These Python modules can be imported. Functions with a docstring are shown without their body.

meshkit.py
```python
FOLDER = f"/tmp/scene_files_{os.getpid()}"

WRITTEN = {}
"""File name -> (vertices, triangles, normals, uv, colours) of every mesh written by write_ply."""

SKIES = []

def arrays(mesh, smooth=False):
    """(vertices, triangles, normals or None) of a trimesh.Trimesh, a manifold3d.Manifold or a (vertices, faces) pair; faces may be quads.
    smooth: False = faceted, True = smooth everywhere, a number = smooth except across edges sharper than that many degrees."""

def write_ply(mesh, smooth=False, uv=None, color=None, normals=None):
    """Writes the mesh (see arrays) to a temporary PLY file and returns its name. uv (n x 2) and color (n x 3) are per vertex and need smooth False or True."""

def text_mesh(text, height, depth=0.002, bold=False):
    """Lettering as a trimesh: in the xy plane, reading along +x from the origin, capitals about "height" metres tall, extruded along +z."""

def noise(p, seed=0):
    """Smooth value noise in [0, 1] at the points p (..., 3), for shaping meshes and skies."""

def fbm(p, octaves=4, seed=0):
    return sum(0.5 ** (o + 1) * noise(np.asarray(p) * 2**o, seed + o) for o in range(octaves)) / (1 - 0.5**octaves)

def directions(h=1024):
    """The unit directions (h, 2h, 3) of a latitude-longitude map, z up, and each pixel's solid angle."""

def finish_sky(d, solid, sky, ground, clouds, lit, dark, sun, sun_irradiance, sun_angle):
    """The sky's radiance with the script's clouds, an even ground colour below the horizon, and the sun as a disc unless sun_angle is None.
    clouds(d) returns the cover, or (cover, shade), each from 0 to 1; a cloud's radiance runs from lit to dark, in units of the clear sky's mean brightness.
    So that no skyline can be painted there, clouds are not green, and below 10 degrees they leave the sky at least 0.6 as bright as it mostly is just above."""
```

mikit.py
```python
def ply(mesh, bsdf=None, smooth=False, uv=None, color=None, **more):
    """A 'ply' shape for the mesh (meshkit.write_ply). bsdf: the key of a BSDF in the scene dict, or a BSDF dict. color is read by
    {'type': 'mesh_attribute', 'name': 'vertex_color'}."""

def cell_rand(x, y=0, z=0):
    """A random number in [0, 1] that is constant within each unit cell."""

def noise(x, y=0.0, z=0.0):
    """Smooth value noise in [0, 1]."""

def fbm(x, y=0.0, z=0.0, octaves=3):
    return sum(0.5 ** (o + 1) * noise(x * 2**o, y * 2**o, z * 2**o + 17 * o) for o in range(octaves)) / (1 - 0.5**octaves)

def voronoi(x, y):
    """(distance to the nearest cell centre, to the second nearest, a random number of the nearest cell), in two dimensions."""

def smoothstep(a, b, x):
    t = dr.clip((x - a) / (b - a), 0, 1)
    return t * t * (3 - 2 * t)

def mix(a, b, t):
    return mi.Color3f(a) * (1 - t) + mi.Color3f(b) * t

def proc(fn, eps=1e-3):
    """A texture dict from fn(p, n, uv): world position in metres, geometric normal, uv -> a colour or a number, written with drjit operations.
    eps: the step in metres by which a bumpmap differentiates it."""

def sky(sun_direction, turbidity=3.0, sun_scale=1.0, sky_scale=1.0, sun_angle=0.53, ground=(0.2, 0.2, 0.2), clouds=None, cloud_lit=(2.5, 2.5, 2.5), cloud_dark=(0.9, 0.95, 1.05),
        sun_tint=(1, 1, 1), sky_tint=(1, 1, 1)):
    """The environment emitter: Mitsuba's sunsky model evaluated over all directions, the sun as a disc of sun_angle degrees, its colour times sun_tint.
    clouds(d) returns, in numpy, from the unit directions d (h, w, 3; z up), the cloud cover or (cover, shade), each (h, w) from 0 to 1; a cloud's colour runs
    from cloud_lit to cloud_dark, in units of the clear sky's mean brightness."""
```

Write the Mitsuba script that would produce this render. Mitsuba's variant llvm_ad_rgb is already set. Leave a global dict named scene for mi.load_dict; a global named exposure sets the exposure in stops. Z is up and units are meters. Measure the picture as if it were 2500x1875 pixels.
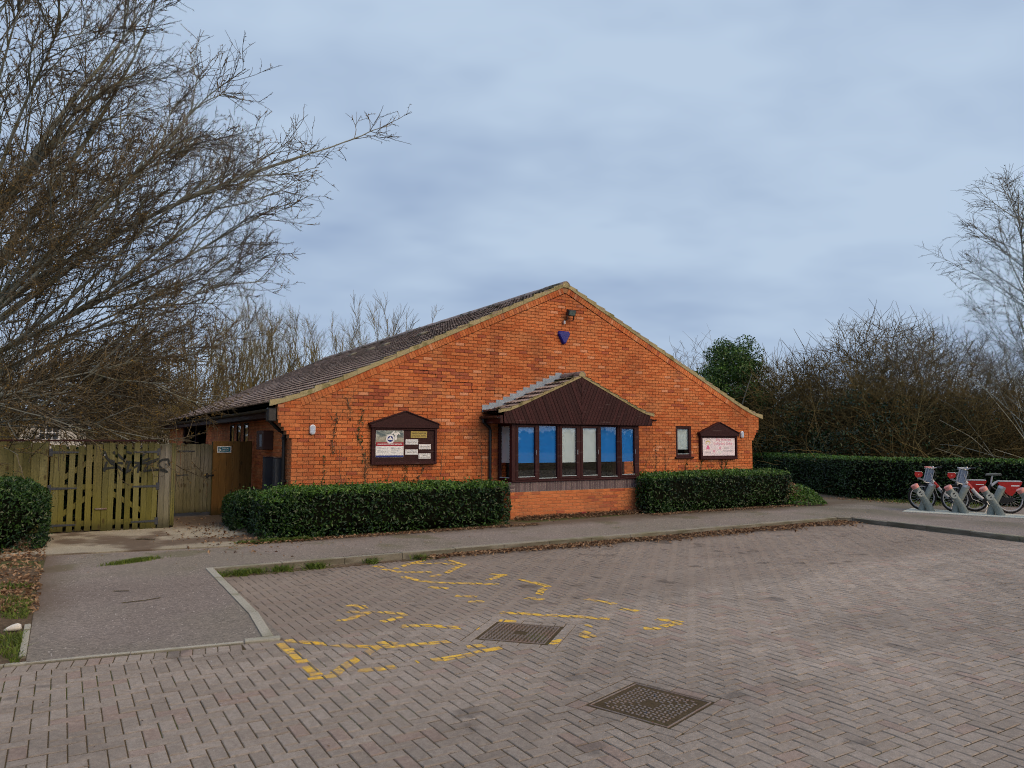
import math
import numpy as np, trimesh, shapely
from shapely import affinity
from shapely.geometry import Polygon, LineString, Point, box as sbox
from shapely.ops import unary_union
from shapely.prepared import prep
import drjit as dr, mitsuba as mi
import mikit, meshkit

T = mi.ScalarTransform4f
# ---------------------------------------------------------------- camera, sky, exposure
CAM = np.array([-3.872, -14.760, 1.720])
FWD = np.array([0.51796, 0.85185, 0.07793])
UPV = np.array([-0.04270, -0.06524, 0.99696])
exposure = 2.56


ROT = np.array([[0.854, 0.52, 0], [-0.52, 0.854, 0], [0, 0, 1.0]])


def cloud(d):
    """An even overcast with soft streaks."""
    z = np.maximum(d[..., 2:3], 0.0)
    q = d / (z + 0.22)
    a = meshkit.fbm(q @ ROT * np.array([0.9, 1.4, 0.6]) + 3.1, 5, 4)
    b = meshkit.fbm(q @ ROT * np.array([2.3, 3.2, 1.5]) + 9.7, 4, 8)
    c = meshkit.fbm(q @ ROT * np.array([5.0, 7.5, 3.0]) + 5.3, 4, 21)
    s = 1.15 * (a - 0.5) * 2.0 + 0.75 * (b - 0.5) * 2 + 0.35 * (c - 0.5) * 2 + 0.36
    s = 0.36 + (s - 0.36) * (0.50 + 0.50 * np.clip(d[..., 2] / 0.45, 0, 1))
    return np.ones(d.shape[:2]), np.clip(s, 0, 1)


scene = {
    "type": "scene",
    "camera": {"type": "perspective", "fov": 69.6, "near_clip": 0.05, "far_clip": 900.0,
               "to_world": T().look_at(origin=CAM.tolist(), target=(CAM + FWD).tolist(), up=UPV.tolist())},
    "sky": mikit.sky([0.30, -0.78, 0.55], turbidity=4, sun_scale=0.3, sun_angle=50, sun_tint=(1.0, 0.90, 0.76), clouds=cloud,
                     cloud_lit=(0.92, 1.15, 1.45), cloud_dark=(0.56, 0.755, 1.11), ground=(0.12, 0.11, 0.10)),
}
labels = {}
used = {}
RNG = np.random.default_rng


# ---------------------------------------------------------------- naming helpers
def newkey(name, parent=None):
    base = name if parent is None else parent + "__" + name
    n = used.get(base, -1) + 1
    used[base] = n
    return base if n == 0 else "%s_%03d" % (base, n)


def say(key, label=None, cat=None, group=None, kind=None):
    d = {k: x for k, x in (("label", label), ("category", cat), ("group", group), ("kind", kind)) if x}
    if d:
        labels[key] = d
    return key


def thing(name, label=None, cat=None, group=None, kind=None):
    return say(newkey(name), label, cat, group, kind)


def put(name, mesh, bsdf, parent=None, label=None, cat=None, group=None, kind=None, smooth=False, uv=None, color=None):
    key = newkey(name, parent)
    scene[key] = mikit.ply(mesh, bsdf, smooth=smooth, uv=uv, color=color)
    return say(key, label, cat, group, kind)


# ---------------------------------------------------------------- mesh helpers
class Bag:
    """Collects (vertices, faces) pieces with a constant uv pair each, into one mesh."""

    def __init__(self):
        self.v, self.f, self.t, self.n = [], [], [], 0

    def add(self, m, tone=(0.5, 0.5)):
        v, f = (np.asarray(m[0], float), np.asarray(m[1], int)) if isinstance(m, (tuple, list)) else (np.asarray(m.vertices), np.asarray(m.faces))
        if len(f) and f.shape[1] == 4:
            f = np.vstack([f[:, [0, 1, 2]], f[:, [0, 2, 3]]])
        self.v.append(v)
        self.f.append(f + self.n)
        t = np.asarray(tone, float)
        self.t.append(np.tile(t, (len(v), 1)) if t.ndim == 1 else t)
        self.n += len(v)
        return self

    def mesh(self):
        return np.vstack(self.v), np.vstack(self.f)

    def put(self, name, bsdf, parent=None, **kw):
        if not self.v:
            return None
        return put(name, self.mesh(), bsdf, parent, uv=None if kw.get("smooth") not in (None, False, True) else np.vstack(self.t), **kw)


BOXF = np.array([[0, 2, 3, 1], [4, 5, 7, 6], [0, 1, 5, 4], [2, 6, 7, 3], [0, 4, 6, 2], [1, 3, 7, 5]])
BOXF = np.vstack([BOXF[:, [0, 1, 2]], BOXF[:, [0, 2, 3]]])


def box(x0, x1, y0, y1, z0, z1):
    v = np.array([[x, y, z] for x in (x0, x1) for y in (y0, y1) for z in (z0, z1)], float)
    return v, BOXF


def place(m, rot=None, at=(0, 0, 0)):
    v, f = m
    v = np.asarray(v, float)
    if rot is not None:
        v = v @ np.asarray(rot).T
    return v + np.asarray(at), f


def rotz(a):
    c, s = math.cos(a), math.sin(a)
    return np.array([[c, -s, 0], [s, c, 0], [0, 0, 1.0]])


def rotx(a):
    c, s = math.cos(a), math.sin(a)
    return np.array([[1.0, 0, 0], [0, c, -s], [0, s, c]])


def roty(a):
    c, s = math.cos(a), math.sin(a)
    return np.array([[c, 0, s], [0, 1.0, 0], [-s, 0, c]])


def rbox(x0, x1, y0, y1, z0, z1, b=0.006):
    """A box with chamfered edges."""
    c = np.array([[x, y, z] for x in (x0, x1) for y in (y0, y1) for z in (z0, z1)], float)
    pts = []
    for p in c:
        for a in range(3):
            q = p.copy()
            for k in range(3):
                if k != a:
                    lo, hi = ((x0, x1), (y0, y1), (z0, z1))[k]
                    q[k] += b if p[k] == lo else -b
            pts.append(q)
    h = trimesh.convex.convex_hull(np.array(pts))
    return np.array(h.vertices), np.array(h.faces)


FRF = np.array([[8, 9, 10, 11], [4, 5, 9, 8], [5, 6, 10, 9], [6, 7, 11, 10], [7, 4, 8, 11], [0, 1, 5, 4], [1, 2, 6, 5], [2, 3, 7, 6], [3, 0, 4, 7]])
FRF = np.vstack([FRF[:, [0, 1, 2]], FRF[:, [0, 2, 3]]])


def block(O, U, V, N, u0, u1, v0, v1, d0, d1, b=0.004, jit=None):
    """A bevelled block standing on the plane O,U,V from depth d0 to d1 along N: no back face."""
    q = [(u0, v0), (u1, v0), (u1, v1), (u0, v1)]
    i = [(u0 + b, v0 + b), (u1 - b, v0 + b), (u1 - b, v1 - b), (u0 + b, v1 - b)]
    t = (0, 0, 0, 0) if jit is None else jit
    P = [(a, c, d0) for a, c in q] + [(a, c, d1 - b) for a, c in q] + [(a, c, d1 + t[k]) for k, (a, c) in enumerate(i)]
    P = np.array(P)
    return O + P[:, :1] * U + P[:, 1:2] * V + P[:, 2:] * N, FRF


def plate(poly, O, U, V, N, d0, d1):
    """A shapely polygon in the plane O,U,V, made solid from d0 to d1 along N."""
    out = Bag()
    for g in getattr(poly, "geoms", [poly]):
        if g.geom_type != "Polygon" or g.area < 1e-7:
            continue
        e = trimesh.creation.extrude_polygon(g, d1 - d0, engine="earcut")
        v = np.asarray(e.vertices)
        out.add((O + v[:, :1] * U + v[:, 1:2] * V + (v[:, 2:] + d0) * N, e.faces))
    return out.mesh() if out.v else None


def tubes(P, R, s=3):
    """Many polylines of the same length as tubes: P (n, k, 3), R (n, k)."""
    P, R = np.asarray(P, float), np.asarray(R, float)
    n, k, _ = P.shape
    t = np.gradient(P, axis=1)
    t /= np.linalg.norm(t, axis=2, keepdims=True) + 1e-12
    m = P[:, -1] - P[:, 0]
    ref = np.where((np.abs(m[:, 2]) < 0.8 * (np.linalg.norm(m, axis=1) + 1e-9))[:, None], [[0, 0, 1.0]], [[1.0, 0.2, 0]])[:, None]
    a = np.cross(t, ref)
    a /= np.linalg.norm(a, axis=2, keepdims=True) + 1e-12
    b = np.cross(t, a)
    g = np.arange(s) * 2 * np.pi / s
    v = P[:, :, None] + R[:, :, None, None] * (np.cos(g)[:, None] * a[:, :, None] + np.sin(g)[:, None] * b[:, :, None])
    i, j = np.meshgrid(np.arange(k - 1), np.arange(s), indexing="ij")
    q = np.stack([i * s + j, i * s + (j + 1) % s, (i + 1) * s + (j + 1) % s, (i + 1) * s + j], -1).reshape(-1, 4)
    f = np.vstack([q[:, [0, 1, 2]], q[:, [0, 2, 3]]])
    f = (f[None] + (np.arange(n) * k * s)[:, None, None]).reshape(-1, 3)
    return v.reshape(-1, 3), f


def tube(pts, r, s=8, cap=True):
    """One polyline as a tube with closed ends."""
    P = np.asarray(pts, float)
    R = np.broadcast_to(np.asarray(r, float), (len(P),)).copy()
    if cap:
        P = np.vstack([P[:1], P, P[-1:]])
        R = np.concatenate([[R[0] * 0.02], R, [R[-1] * 0.02]])
        d = np.diff(P, axis=0)
    t = np.gradient(np.vstack(P), axis=0)
    if cap:
        t[0], t[1] = P[2] - P[1], P[2] - P[1]
        t[-1], t[-2] = P[-2] - P[-3], P[-2] - P[-3]
        if len(P) > 4:
            t[1] = P[2] - P[1]
            t[-2] = P[-2] - P[-3]
    t /= np.linalg.norm(t, axis=1, keepdims=True) + 1e-12
    ref = np.array([0, 0, 1.0]) if abs(np.mean(np.abs(t[:, 2]))) < 0.85 else np.array([1.0, 0, 0])
    a = np.cross(t, ref)
    a /= np.linalg.norm(a, axis=1, keepdims=True) + 1e-12
    b = np.cross(t, a)
    g = np.arange(s) * 2 * np.pi / s
    v = P[:, None] + R[:, None, None] * (np.cos(g)[:, None] * a[:, None] + np.sin(g)[:, None] * b[:, None])
    k = len(P)
    i, j = np.meshgrid(np.arange(k - 1), np.arange(s), indexing="ij")
    q = np.stack([i * s + j, i * s + (j + 1) % s, (i + 1) * s + (j + 1) % s, (i + 1) * s + j], -1).reshape(-1, 4)
    return v.reshape(-1, 3), np.vstack([q[:, [0, 1, 2]], q[:, [0, 2, 3]]])


def ring(c, axis_u, axis_v, R, r, n=28, s=6):
    """A torus round c in the plane of the two unit vectors."""
    a = np.arange(n) * 2 * np.pi / n
    w = np.cross(axis_u, axis_v)
    d = np.cos(a)[:, None] * axis_u + np.sin(a)[:, None] * axis_v
    g = np.arange(s) * 2 * np.pi / s
    v = c + R * d[:, None] + r * (np.cos(g)[:, None] * d[:, None] + np.sin(g)[:, None] * w)
    i, j = np.meshgrid(np.arange(n), np.arange(s), indexing="ij")
    q = np.stack([i * s + j, ((i + 1) % n) * s + j, ((i + 1) % n) * s + (j + 1) % s, i * s + (j + 1) % s], -1).reshape(-1, 4)
    return v.reshape(-1, 3), np.vstack([q[:, [0, 1, 2]], q[:, [0, 2, 3]]])


def unit(a):
    return a / (np.linalg.norm(a, axis=-1, keepdims=True) + 1e-12)


def leaves(pos, direc, normal, length, width, fold=0.25):
    """Folded diamond leaves: two triangles each. Vertices 4 per leaf."""
    d, n = unit(direc), unit(normal)
    s = unit(np.cross(d, n))
    n = np.cross(s, d)
    L, W = np.asarray(length)[:, None], np.asarray(width)[:, None]
    p0, p1 = pos - 0.5 * L * d, pos + 0.5 * L * d
    m = pos - 0.08 * L * d + fold * W * n
    v = np.stack([p0, m + 0.5 * W * s, p1, m - 0.5 * W * s], 1).reshape(-1, 3)
    i = np.arange(len(pos))[:, None] * 4
    return v, np.vstack([i + [0, 1, 2], i + [0, 2, 3]])


def tone4(t, k=4):
    """Per-leaf tones as uv for leaves()."""
    t = np.asarray(t, float)
    if t.ndim == 1:
        t = np.stack([t, 0 * t + 0.5], 1)
    return np.repeat(t, k, axis=0)


def rdir(rng, n):
    return unit(rng.normal(size=(n, 3)))


# ---------------------------------------------------------------- growing bare trees, level by level
def grow_from(p0, d0, L, k, wig, up, rng, out=None):
    """Polylines from p0 along d0 with length L, wandering, with an upward pull."""
    n = len(p0)
    P = np.zeros((n, k, 3))
    P[:, 0] = p0
    d = unit(np.asarray(d0, float))
    step = (np.asarray(L) / (k - 1))[:, None]
    for i in range(1, k):
        d = d + wig * rng.normal(size=(n, 3))
        d[:, 2] += up
        if out is not None:
            d = d + out
        d = unit(d)
        P[:, i] = P[:, i - 1] + step * d
    return P


def sprout(P, per, t0, t1, a0, a1, l0, l1, k, wig, up, rng, taper=0.6, flat=0.0):
    """Children from polylines P: per each, at fraction t0..t1, leaving at angle a0..a1 (radians), length l0..l1."""
    n, kk, _ = P.shape
    idx = np.repeat(np.arange(n), per)
    t = t0 + (t1 - t0) * rng.random(len(idx)) ** 0.9
    x = t * (kk - 1)
    i = np.minimum(x.astype(int), kk - 2)
    w = (x - i)[:, None]
    a, b = P[idx, i], P[idx, i + 1]
    p = a * (1 - w) + b * w
    tg = unit(b - a)
    r = rng.normal(size=(len(idx), 3))
    r[:, 2] *= 1 - flat
    perp = unit(r - (r * tg).sum(1, keepdims=True) * tg)
    ang = a0 + (a1 - a0) * rng.random(len(idx))
    d = np.cos(ang)[:, None] * tg + np.sin(ang)[:, None] * perp
    L = (l0 + (l1 - l0) * rng.random(len(idx))) * (1 - taper * t)
    return grow_from(p, d, L, k, wig, up, rng)


def taperR(n, k, r0, r1, rng, var=0.3):
    s = 1 + var * (rng.random((n, 1)) - 0.5) * 2
    return s * np.linspace(r0, r1, k)[None]


# ---------------------------------------------------------------- materials
def pr(col, rough=0.7, spec=0.3, metallic=0.0, **kw):
    c = {"type": "rgb", "value": list(col)} if not isinstance(col, dict) else col
    return {"type": "twosided", "bsdf": {"type": "principled", "base_color": c, "roughness": rough, "specular": spec, "metallic": metallic, **kw}}


def mat(name, b):
    scene["m_" + name] = b
    return "m_" + name


fb, ns, mx, ss = mikit.fbm, mikit.noise, mikit.mix, mikit.smoothstep


def f_brick(p, n, uv):
    t = uv.x
    c = mx((0.435, 0.114, 0.038), (0.535, 0.178, 0.066), ss(0.0, 0.75, t))
    c = mx(c, (0.335, 0.088, 0.044), ss(0.85, 0.90, t))
    c = mx(c, (0.58, 0.25, 0.135), ss(0.965, 0.975, t))
    big = fb(p.x * 0.7 + 3, p.y * 0.7, p.z * 1.1, 3)
    c = c * (0.74 + 0.54 * big)
    smear = ss(0.50, 0.72, fb(p.x * 1.9 + 7, p.y * 1.9, p.z * 3.1 + 2, 4))
    c = mx(c, (0.44, 0.200, 0.092), 0.34 * smear)
    soot = ss(0.52, 0.74, fb(p.x * 2.6 + 1, p.y * 2.6, p.z * 0.55 + 9, 4))
    c = mx(c, (0.20, 0.070, 0.038), 0.34 * soot)
    g = ns(p.x * 160, p.y * 160, p.z * 160)
    c = c * (0.84 + 0.32 * g) * (0.86 + 0.28 * ns(p.x * 38, p.y * 38, p.z * 52))
    damp = ss(1.05, 0.1, p.z + 0.5 * fb(p.x * 1.3, p.y * 1.3, p.z * 2, 2))
    return mx(c, (0.37, 0.14, 0.075), 0.35 * damp)


def f_bluebrick(p, n, uv):
    c = mx((0.085, 0.060, 0.070), (0.16, 0.115, 0.125), uv.x)
    return c * (0.8 + 0.4 * ns(p.x * 130, p.y * 130, p.z * 130))


def f_mortar(p, n, uv):
    k = fb(p.x * 1.2, p.y * 1.2, p.z * 1.2, 3)
    c = mx((0.29, 0.135, 0.068), (0.41, 0.230, 0.125), ss(0.35, 0.7, k))
    return c * (0.75 + 0.5 * ns(p.x * 90, p.y * 90, p.z * 90))


def f_paver(p, n, uv):
    c = mx((0.232, 0.195, 0.165), (0.290, 0.248, 0.214), uv.x)
    c = mx(c, (0.265, 0.195, 0.165), 0.7 * ss(0.90, 0.93, uv.y))
    c = c * (0.76 + 0.44 * fb(p.x * 0.55, p.y * 0.55, 0, 3))
    tyre = ss(0.50, 0.66, fb(p.x * 0.45 + p.y * 0.12 + 20, p.y * 2.1, 4, 3))
    c = c * (1 - 0.13 * tyre)
    oil = ss(0.74, 0.84, fb(p.x * 2.7 + 31, p.y * 2.7, 8, 4))
    c = mx(c, (0.090, 0.078, 0.070), 0.55 * oil)
    s = ns(p.x * 210, p.y * 210, p.z * 60)
    c = c * (0.80 + 0.40 * s) * (0.88 + 0.24 * ns(p.x * 45, p.y * 45, 0))
    edge = p.y + 8.0 + 0.30 * (fb(p.x * 1.5, p.y * 1.5, 7, 3) - 0.5)
    bay = ss(-0.10, 0.35, edge) * ss(12.6, 12.2, p.x) * ss(-2.6, -2.1, p.x)
    c = mx(c, (0.185, 0.150, 0.125), bay * (0.45 + 0.40 * fb(p.x * 0.9, p.y * 1.6, 2, 3)))
    dirt = ss(0.66, 0.84, fb(p.x * 3.4 + 11, p.y * 3.4, 5, 4)) * bay
    c = mx(c, (0.060, 0.047, 0.038), 0.60 * dirt)
    gut = ss(-5.0, -3.75, p.y + 0.7 * (fb(p.x * 1.1, p.y, 3, 3) - 0.5))
    c = mx(c, (0.070, 0.052, 0.040), 0.60 * gut)
    wht = ss(0.93, 0.97, ns(p.x * 23, p.y * 23, 1)) * ss(0.6, 0.8, ns(p.x * 70, p.y * 70, 4))
    return mx(c, (0.42, 0.41, 0.40), 0.7 * wht)


def f_joint(p, n, uv):
    c = mx((0.046, 0.034, 0.020), (0.088, 0.065, 0.039), fb(p.x * 5, p.y * 5, 0, 3))
    c = mx(c, (0.060, 0.075, 0.020), 0.5 * ss(0.62, 0.75, fb(p.x * 2, p.y * 2, 4, 3)))
    return c * (0.7 + 0.6 * ns(p.x * 120, p.y * 120, 0))


def f_asphalt(p, n, uv):
    c = mx((0.150, 0.124, 0.110), (0.205, 0.176, 0.158), fb(p.x * 0.8, p.y * 0.8, 2, 3))
    c = mx(c, (0.165, 0.145, 0.122), ss(0.4, 0.7, fb(p.x * 0.6 + 3, p.y * 0.6, 12, 3)))
    s = ns(p.x * 70, p.y * 70, 0)
    c = c * (0.62 + 0.50 * s + 0.24 * ns(p.x * 28, p.y * 28, 5))
    w = ss(0.90, 0.95, ns(p.x * 48 + 7, p.y * 48, 3))
    c = mx(c, (0.42, 0.39, 0.37), 0.65 * w)
    moss = ss(0.57, 0.70, fb(p.x * 1.3, p.y * 1.3, 8, 4)) * ss(-4.6, -2.6, p.y)
    c = mx(c, (0.095, 0.092, 0.045), 0.55 * moss)
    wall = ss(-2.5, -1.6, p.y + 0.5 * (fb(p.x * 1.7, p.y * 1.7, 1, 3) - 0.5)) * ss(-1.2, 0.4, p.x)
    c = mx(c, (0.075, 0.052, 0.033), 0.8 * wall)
    far = ss(12.0, 13.5, p.x)
    c = mx(c, (0.105, 0.095, 0.070), 0.75 * far * ss(0.35, 0.6, fb(p.x * 0.7, p.y * 0.7, 5, 3)))
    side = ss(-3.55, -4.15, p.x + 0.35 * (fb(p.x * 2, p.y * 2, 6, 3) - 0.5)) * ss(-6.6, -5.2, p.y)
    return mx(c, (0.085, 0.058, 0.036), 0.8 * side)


def f_concrete(p, n, uv):
    c = mx((0.235, 0.225, 0.185), (0.36, 0.345, 0.295), 0.35 * uv.x + 0.65 * fb(p.x * 1.8, p.y * 1.8, p.z * 2, 4))
    c = c * (0.78 + 0.44 * ns(p.x * 110, p.y * 110, p.z * 110))
    c = mx(c * mi.Color3f(0.52, 0.49, 0.46), c, uv.y)
    g = ss(0.55, 0.75, fb(p.x * 3.3, p.y * 3.3, p.z * 3.3 + 2, 3))
    c = mx(c, (0.125, 0.125, 0.070), 0.55 * g)
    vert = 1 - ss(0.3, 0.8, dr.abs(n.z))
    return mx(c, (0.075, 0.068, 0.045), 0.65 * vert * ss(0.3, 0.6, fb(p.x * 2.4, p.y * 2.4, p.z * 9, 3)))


def f_slab(p, n, uv):
    c = mx((0.215, 0.190, 0.145), (0.305, 0.278, 0.222), fb(p.x * 1.2, p.y * 1.2, 1, 4))
    c = c * (0.78 + 0.44 * ns(p.x * 85, p.y * 85, 0))
    m = ss(0.46, 0.62, fb(p.x * 1.1 + 4, p.y * 0.9, 9, 4)) + ss(0.6, 1.6, p.y) * ss(-2.4, -1.6, p.x)
    return mx(c, (0.085, 0.058, 0.042), 0.85 * dr.minimum(m, 1.0))


def f_soil(p, n, uv):
    c = mx((0.060, 0.042, 0.027), (0.120, 0.088, 0.060), fb(p.x * 3, p.y * 3, 0, 4))
    c = mx(c, (0.055, 0.080, 0.022), 0.55 * ss(0.5, 0.65, fb(p.x * 0.9 + 5, p.y * 0.9, 3, 4)))
    return c * (0.65 + 0.7 * ns(p.x * 60, p.y * 60, 0))


def f_wood(p, n, uv):
    # uv.x: the board's own tone, uv.y: 0 = grey weathered, 0.5 = green-stained, 1 = newer orange-brown timber
    o = uv.x * 37.0
    grain = fb(p.x * 95 + o, p.y * 95, p.z * 2.6 + o, 3)
    c = mx((0.092, 0.088, 0.036), (0.180, 0.170, 0.082), uv.x)
    new = mx((0.150, 0.078, 0.024), (0.220, 0.120, 0.040), uv.x)
    old = mx((0.110, 0.105, 0.090), (0.220, 0.210, 0.190), uv.x)
    c = mx(old, c, ss(0.0, 0.5, uv.y))
    c = mx(c, new, ss(0.5, 1.0, uv.y))
    c = c * (0.62 + 0.72 * grain)
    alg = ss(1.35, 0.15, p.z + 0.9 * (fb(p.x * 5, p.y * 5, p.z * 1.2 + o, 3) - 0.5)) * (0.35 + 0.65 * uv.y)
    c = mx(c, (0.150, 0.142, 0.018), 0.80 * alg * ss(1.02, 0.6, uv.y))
    top = ss(1.25, 1.75, p.z + 0.4 * (fb(p.x * 7, p.y * 7, p.z * 2, 3) - 0.5)) * ss(0.95, 0.4, uv.y)
    c = mx(c, (0.055, 0.060, 0.022), 0.62 * top)
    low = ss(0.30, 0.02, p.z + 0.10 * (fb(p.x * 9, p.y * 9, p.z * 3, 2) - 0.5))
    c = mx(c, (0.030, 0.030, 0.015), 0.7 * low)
    vk = mikit.voronoi(p.x * 5 + p.y * 5 + o, p.z * 2.1)
    knot = ss(0.075, 0.035, vk[0] * 0.55) * ss(0.5, 0.6, vk[2])
    return mx(c, (0.045, 0.030, 0.016), 0.7 * knot)


def f_stain(p, n, uv):
    g = fb(p.x * 40 + uv.x * 19, p.y * 40, p.z * 40, 3)
    c = mx((0.024, 0.0052, 0.0068), (0.042, 0.0105, 0.0125), uv.x)
    c = c * (0.7 + 0.6 * g)
    return mx(c, (0.115, 0.085, 0.085), 0.5 * ss(0.70, 0.82, fb(p.x * 3, p.y * 3, p.z * 26, 3)))


def f_tile(p, n, uv):
    c = mx((0.230, 0.178, 0.160), (0.340, 0.272, 0.248), uv.x)
    c = c * (0.70 + 0.6 * ns(p.x * 70, p.y * 70, p.z * 70)) * (0.8 + 0.4 * fb(p.x * 0.8, p.y * 0.8, 0, 3))
    li = ss(0.70, 0.76, ns(p.x * 17, p.y * 17, p.z * 17)) * ss(0.55, 0.8, ns(p.x * 4, p.y * 4, 3))
    c = mx(c, (0.36, 0.35, 0.30), 0.75 * li)
    mo = ss(0.50, 0.68, fb(p.x * 4 + 2, p.y * 4, p.z * 4, 3)) * uv.y
    return mx(c, (0.040, 0.040, 0.016), mo)


def f_verge(p, n, uv):
    c = mx((0.25, 0.21, 0.105), (0.43, 0.375, 0.225), fb(p.x * 2.2, p.y * 2.2, p.z * 2.2, 4))
    c = mx(c, (0.12, 0.115, 0.035), 0.6 * ss(0.55, 0.7, fb(p.x * 6, p.y * 6, p.z * 6 + 3, 3)))
    return c * (0.75 + 0.5 * ns(p.x * 100, p.y * 100, p.z * 100))


def f_lead(p, n, uv):
    c = mx((0.17, 0.220, 0.290), (0.31, 0.380, 0.470), fb(p.x * 7, p.y * 7, p.z * 7, 3))
    return c


def f_bark(p, n, uv):
    # uv.x: tone, uv.y: how pale (young smooth bark) the wood is
    g = fb(p.x * 14, p.y * 14, p.z * 5, 4)
    c = mx((0.085, 0.080, 0.055), (0.190, 0.190, 0.150), g)
    pale = mx((0.20, 0.220, 0.200), (0.38, 0.405, 0.365), fb(p.x * 9, p.y * 9, p.z * 9 + 4, 3))
    c = mx(c, pale, uv.y)
    return mx(c, (0.135, 0.120, 0.035), 0.55 * ss(0.52, 0.68, fb(p.x * 3 + 8, p.y * 3, p.z * 3, 3)))


def f_iron(p, n, uv):
    c = mx((0.128, 0.102, 0.088), (0.190, 0.158, 0.140), fb(p.x * 14, p.y * 14, 0, 3))
    r = ss(0.42, 0.66, fb(p.x * 4.5 + 2, p.y * 4.5, 6, 4))
    c = mx(c, (0.180, 0.110, 0.078), 0.6 * r)
    return c * (0.7 + 0.6 * ns(p.x * 140, p.y * 140, 0))


def f_paint(p, n, uv):
    c = mx((0.56, 0.33, 0.030), (0.68, 0.45, 0.075), fb(p.x * 6, p.y * 6, 0, 3))
    w = ss(0.42, 0.60, fb(p.x * 24, p.y * 24, 3, 4) * 0.75 + 0.25 * fb(p.x * 3, p.y * 3, 9, 2)) * (0.45 + 0.55 * uv.x)
    return mx(c, (0.235, 0.180, 0.150), 0.85 * w) * (0.82 + 0.36 * ns(p.x * 170, p.y * 170, 0))


def f_sky_print(p, n, uv):
    # the photograph printed on the upper half of the poster: pale clouds on teal grey
    k = fb(p.x * 7 + 3, 0, p.z * 13, 4)
    c = mx((0.085, 0.130, 0.150), (0.42, 0.46, 0.43), ss(0.35, 0.7, k))
    return mx(c, (0.34, 0.30, 0.22), 0.7 * ss(1.87, 1.73, p.z))


def tonemat(a, b, **kw):
    return pr(mikit.proc(lambda p, n, uv: mx(a, b, uv.x)), **kw)


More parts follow.
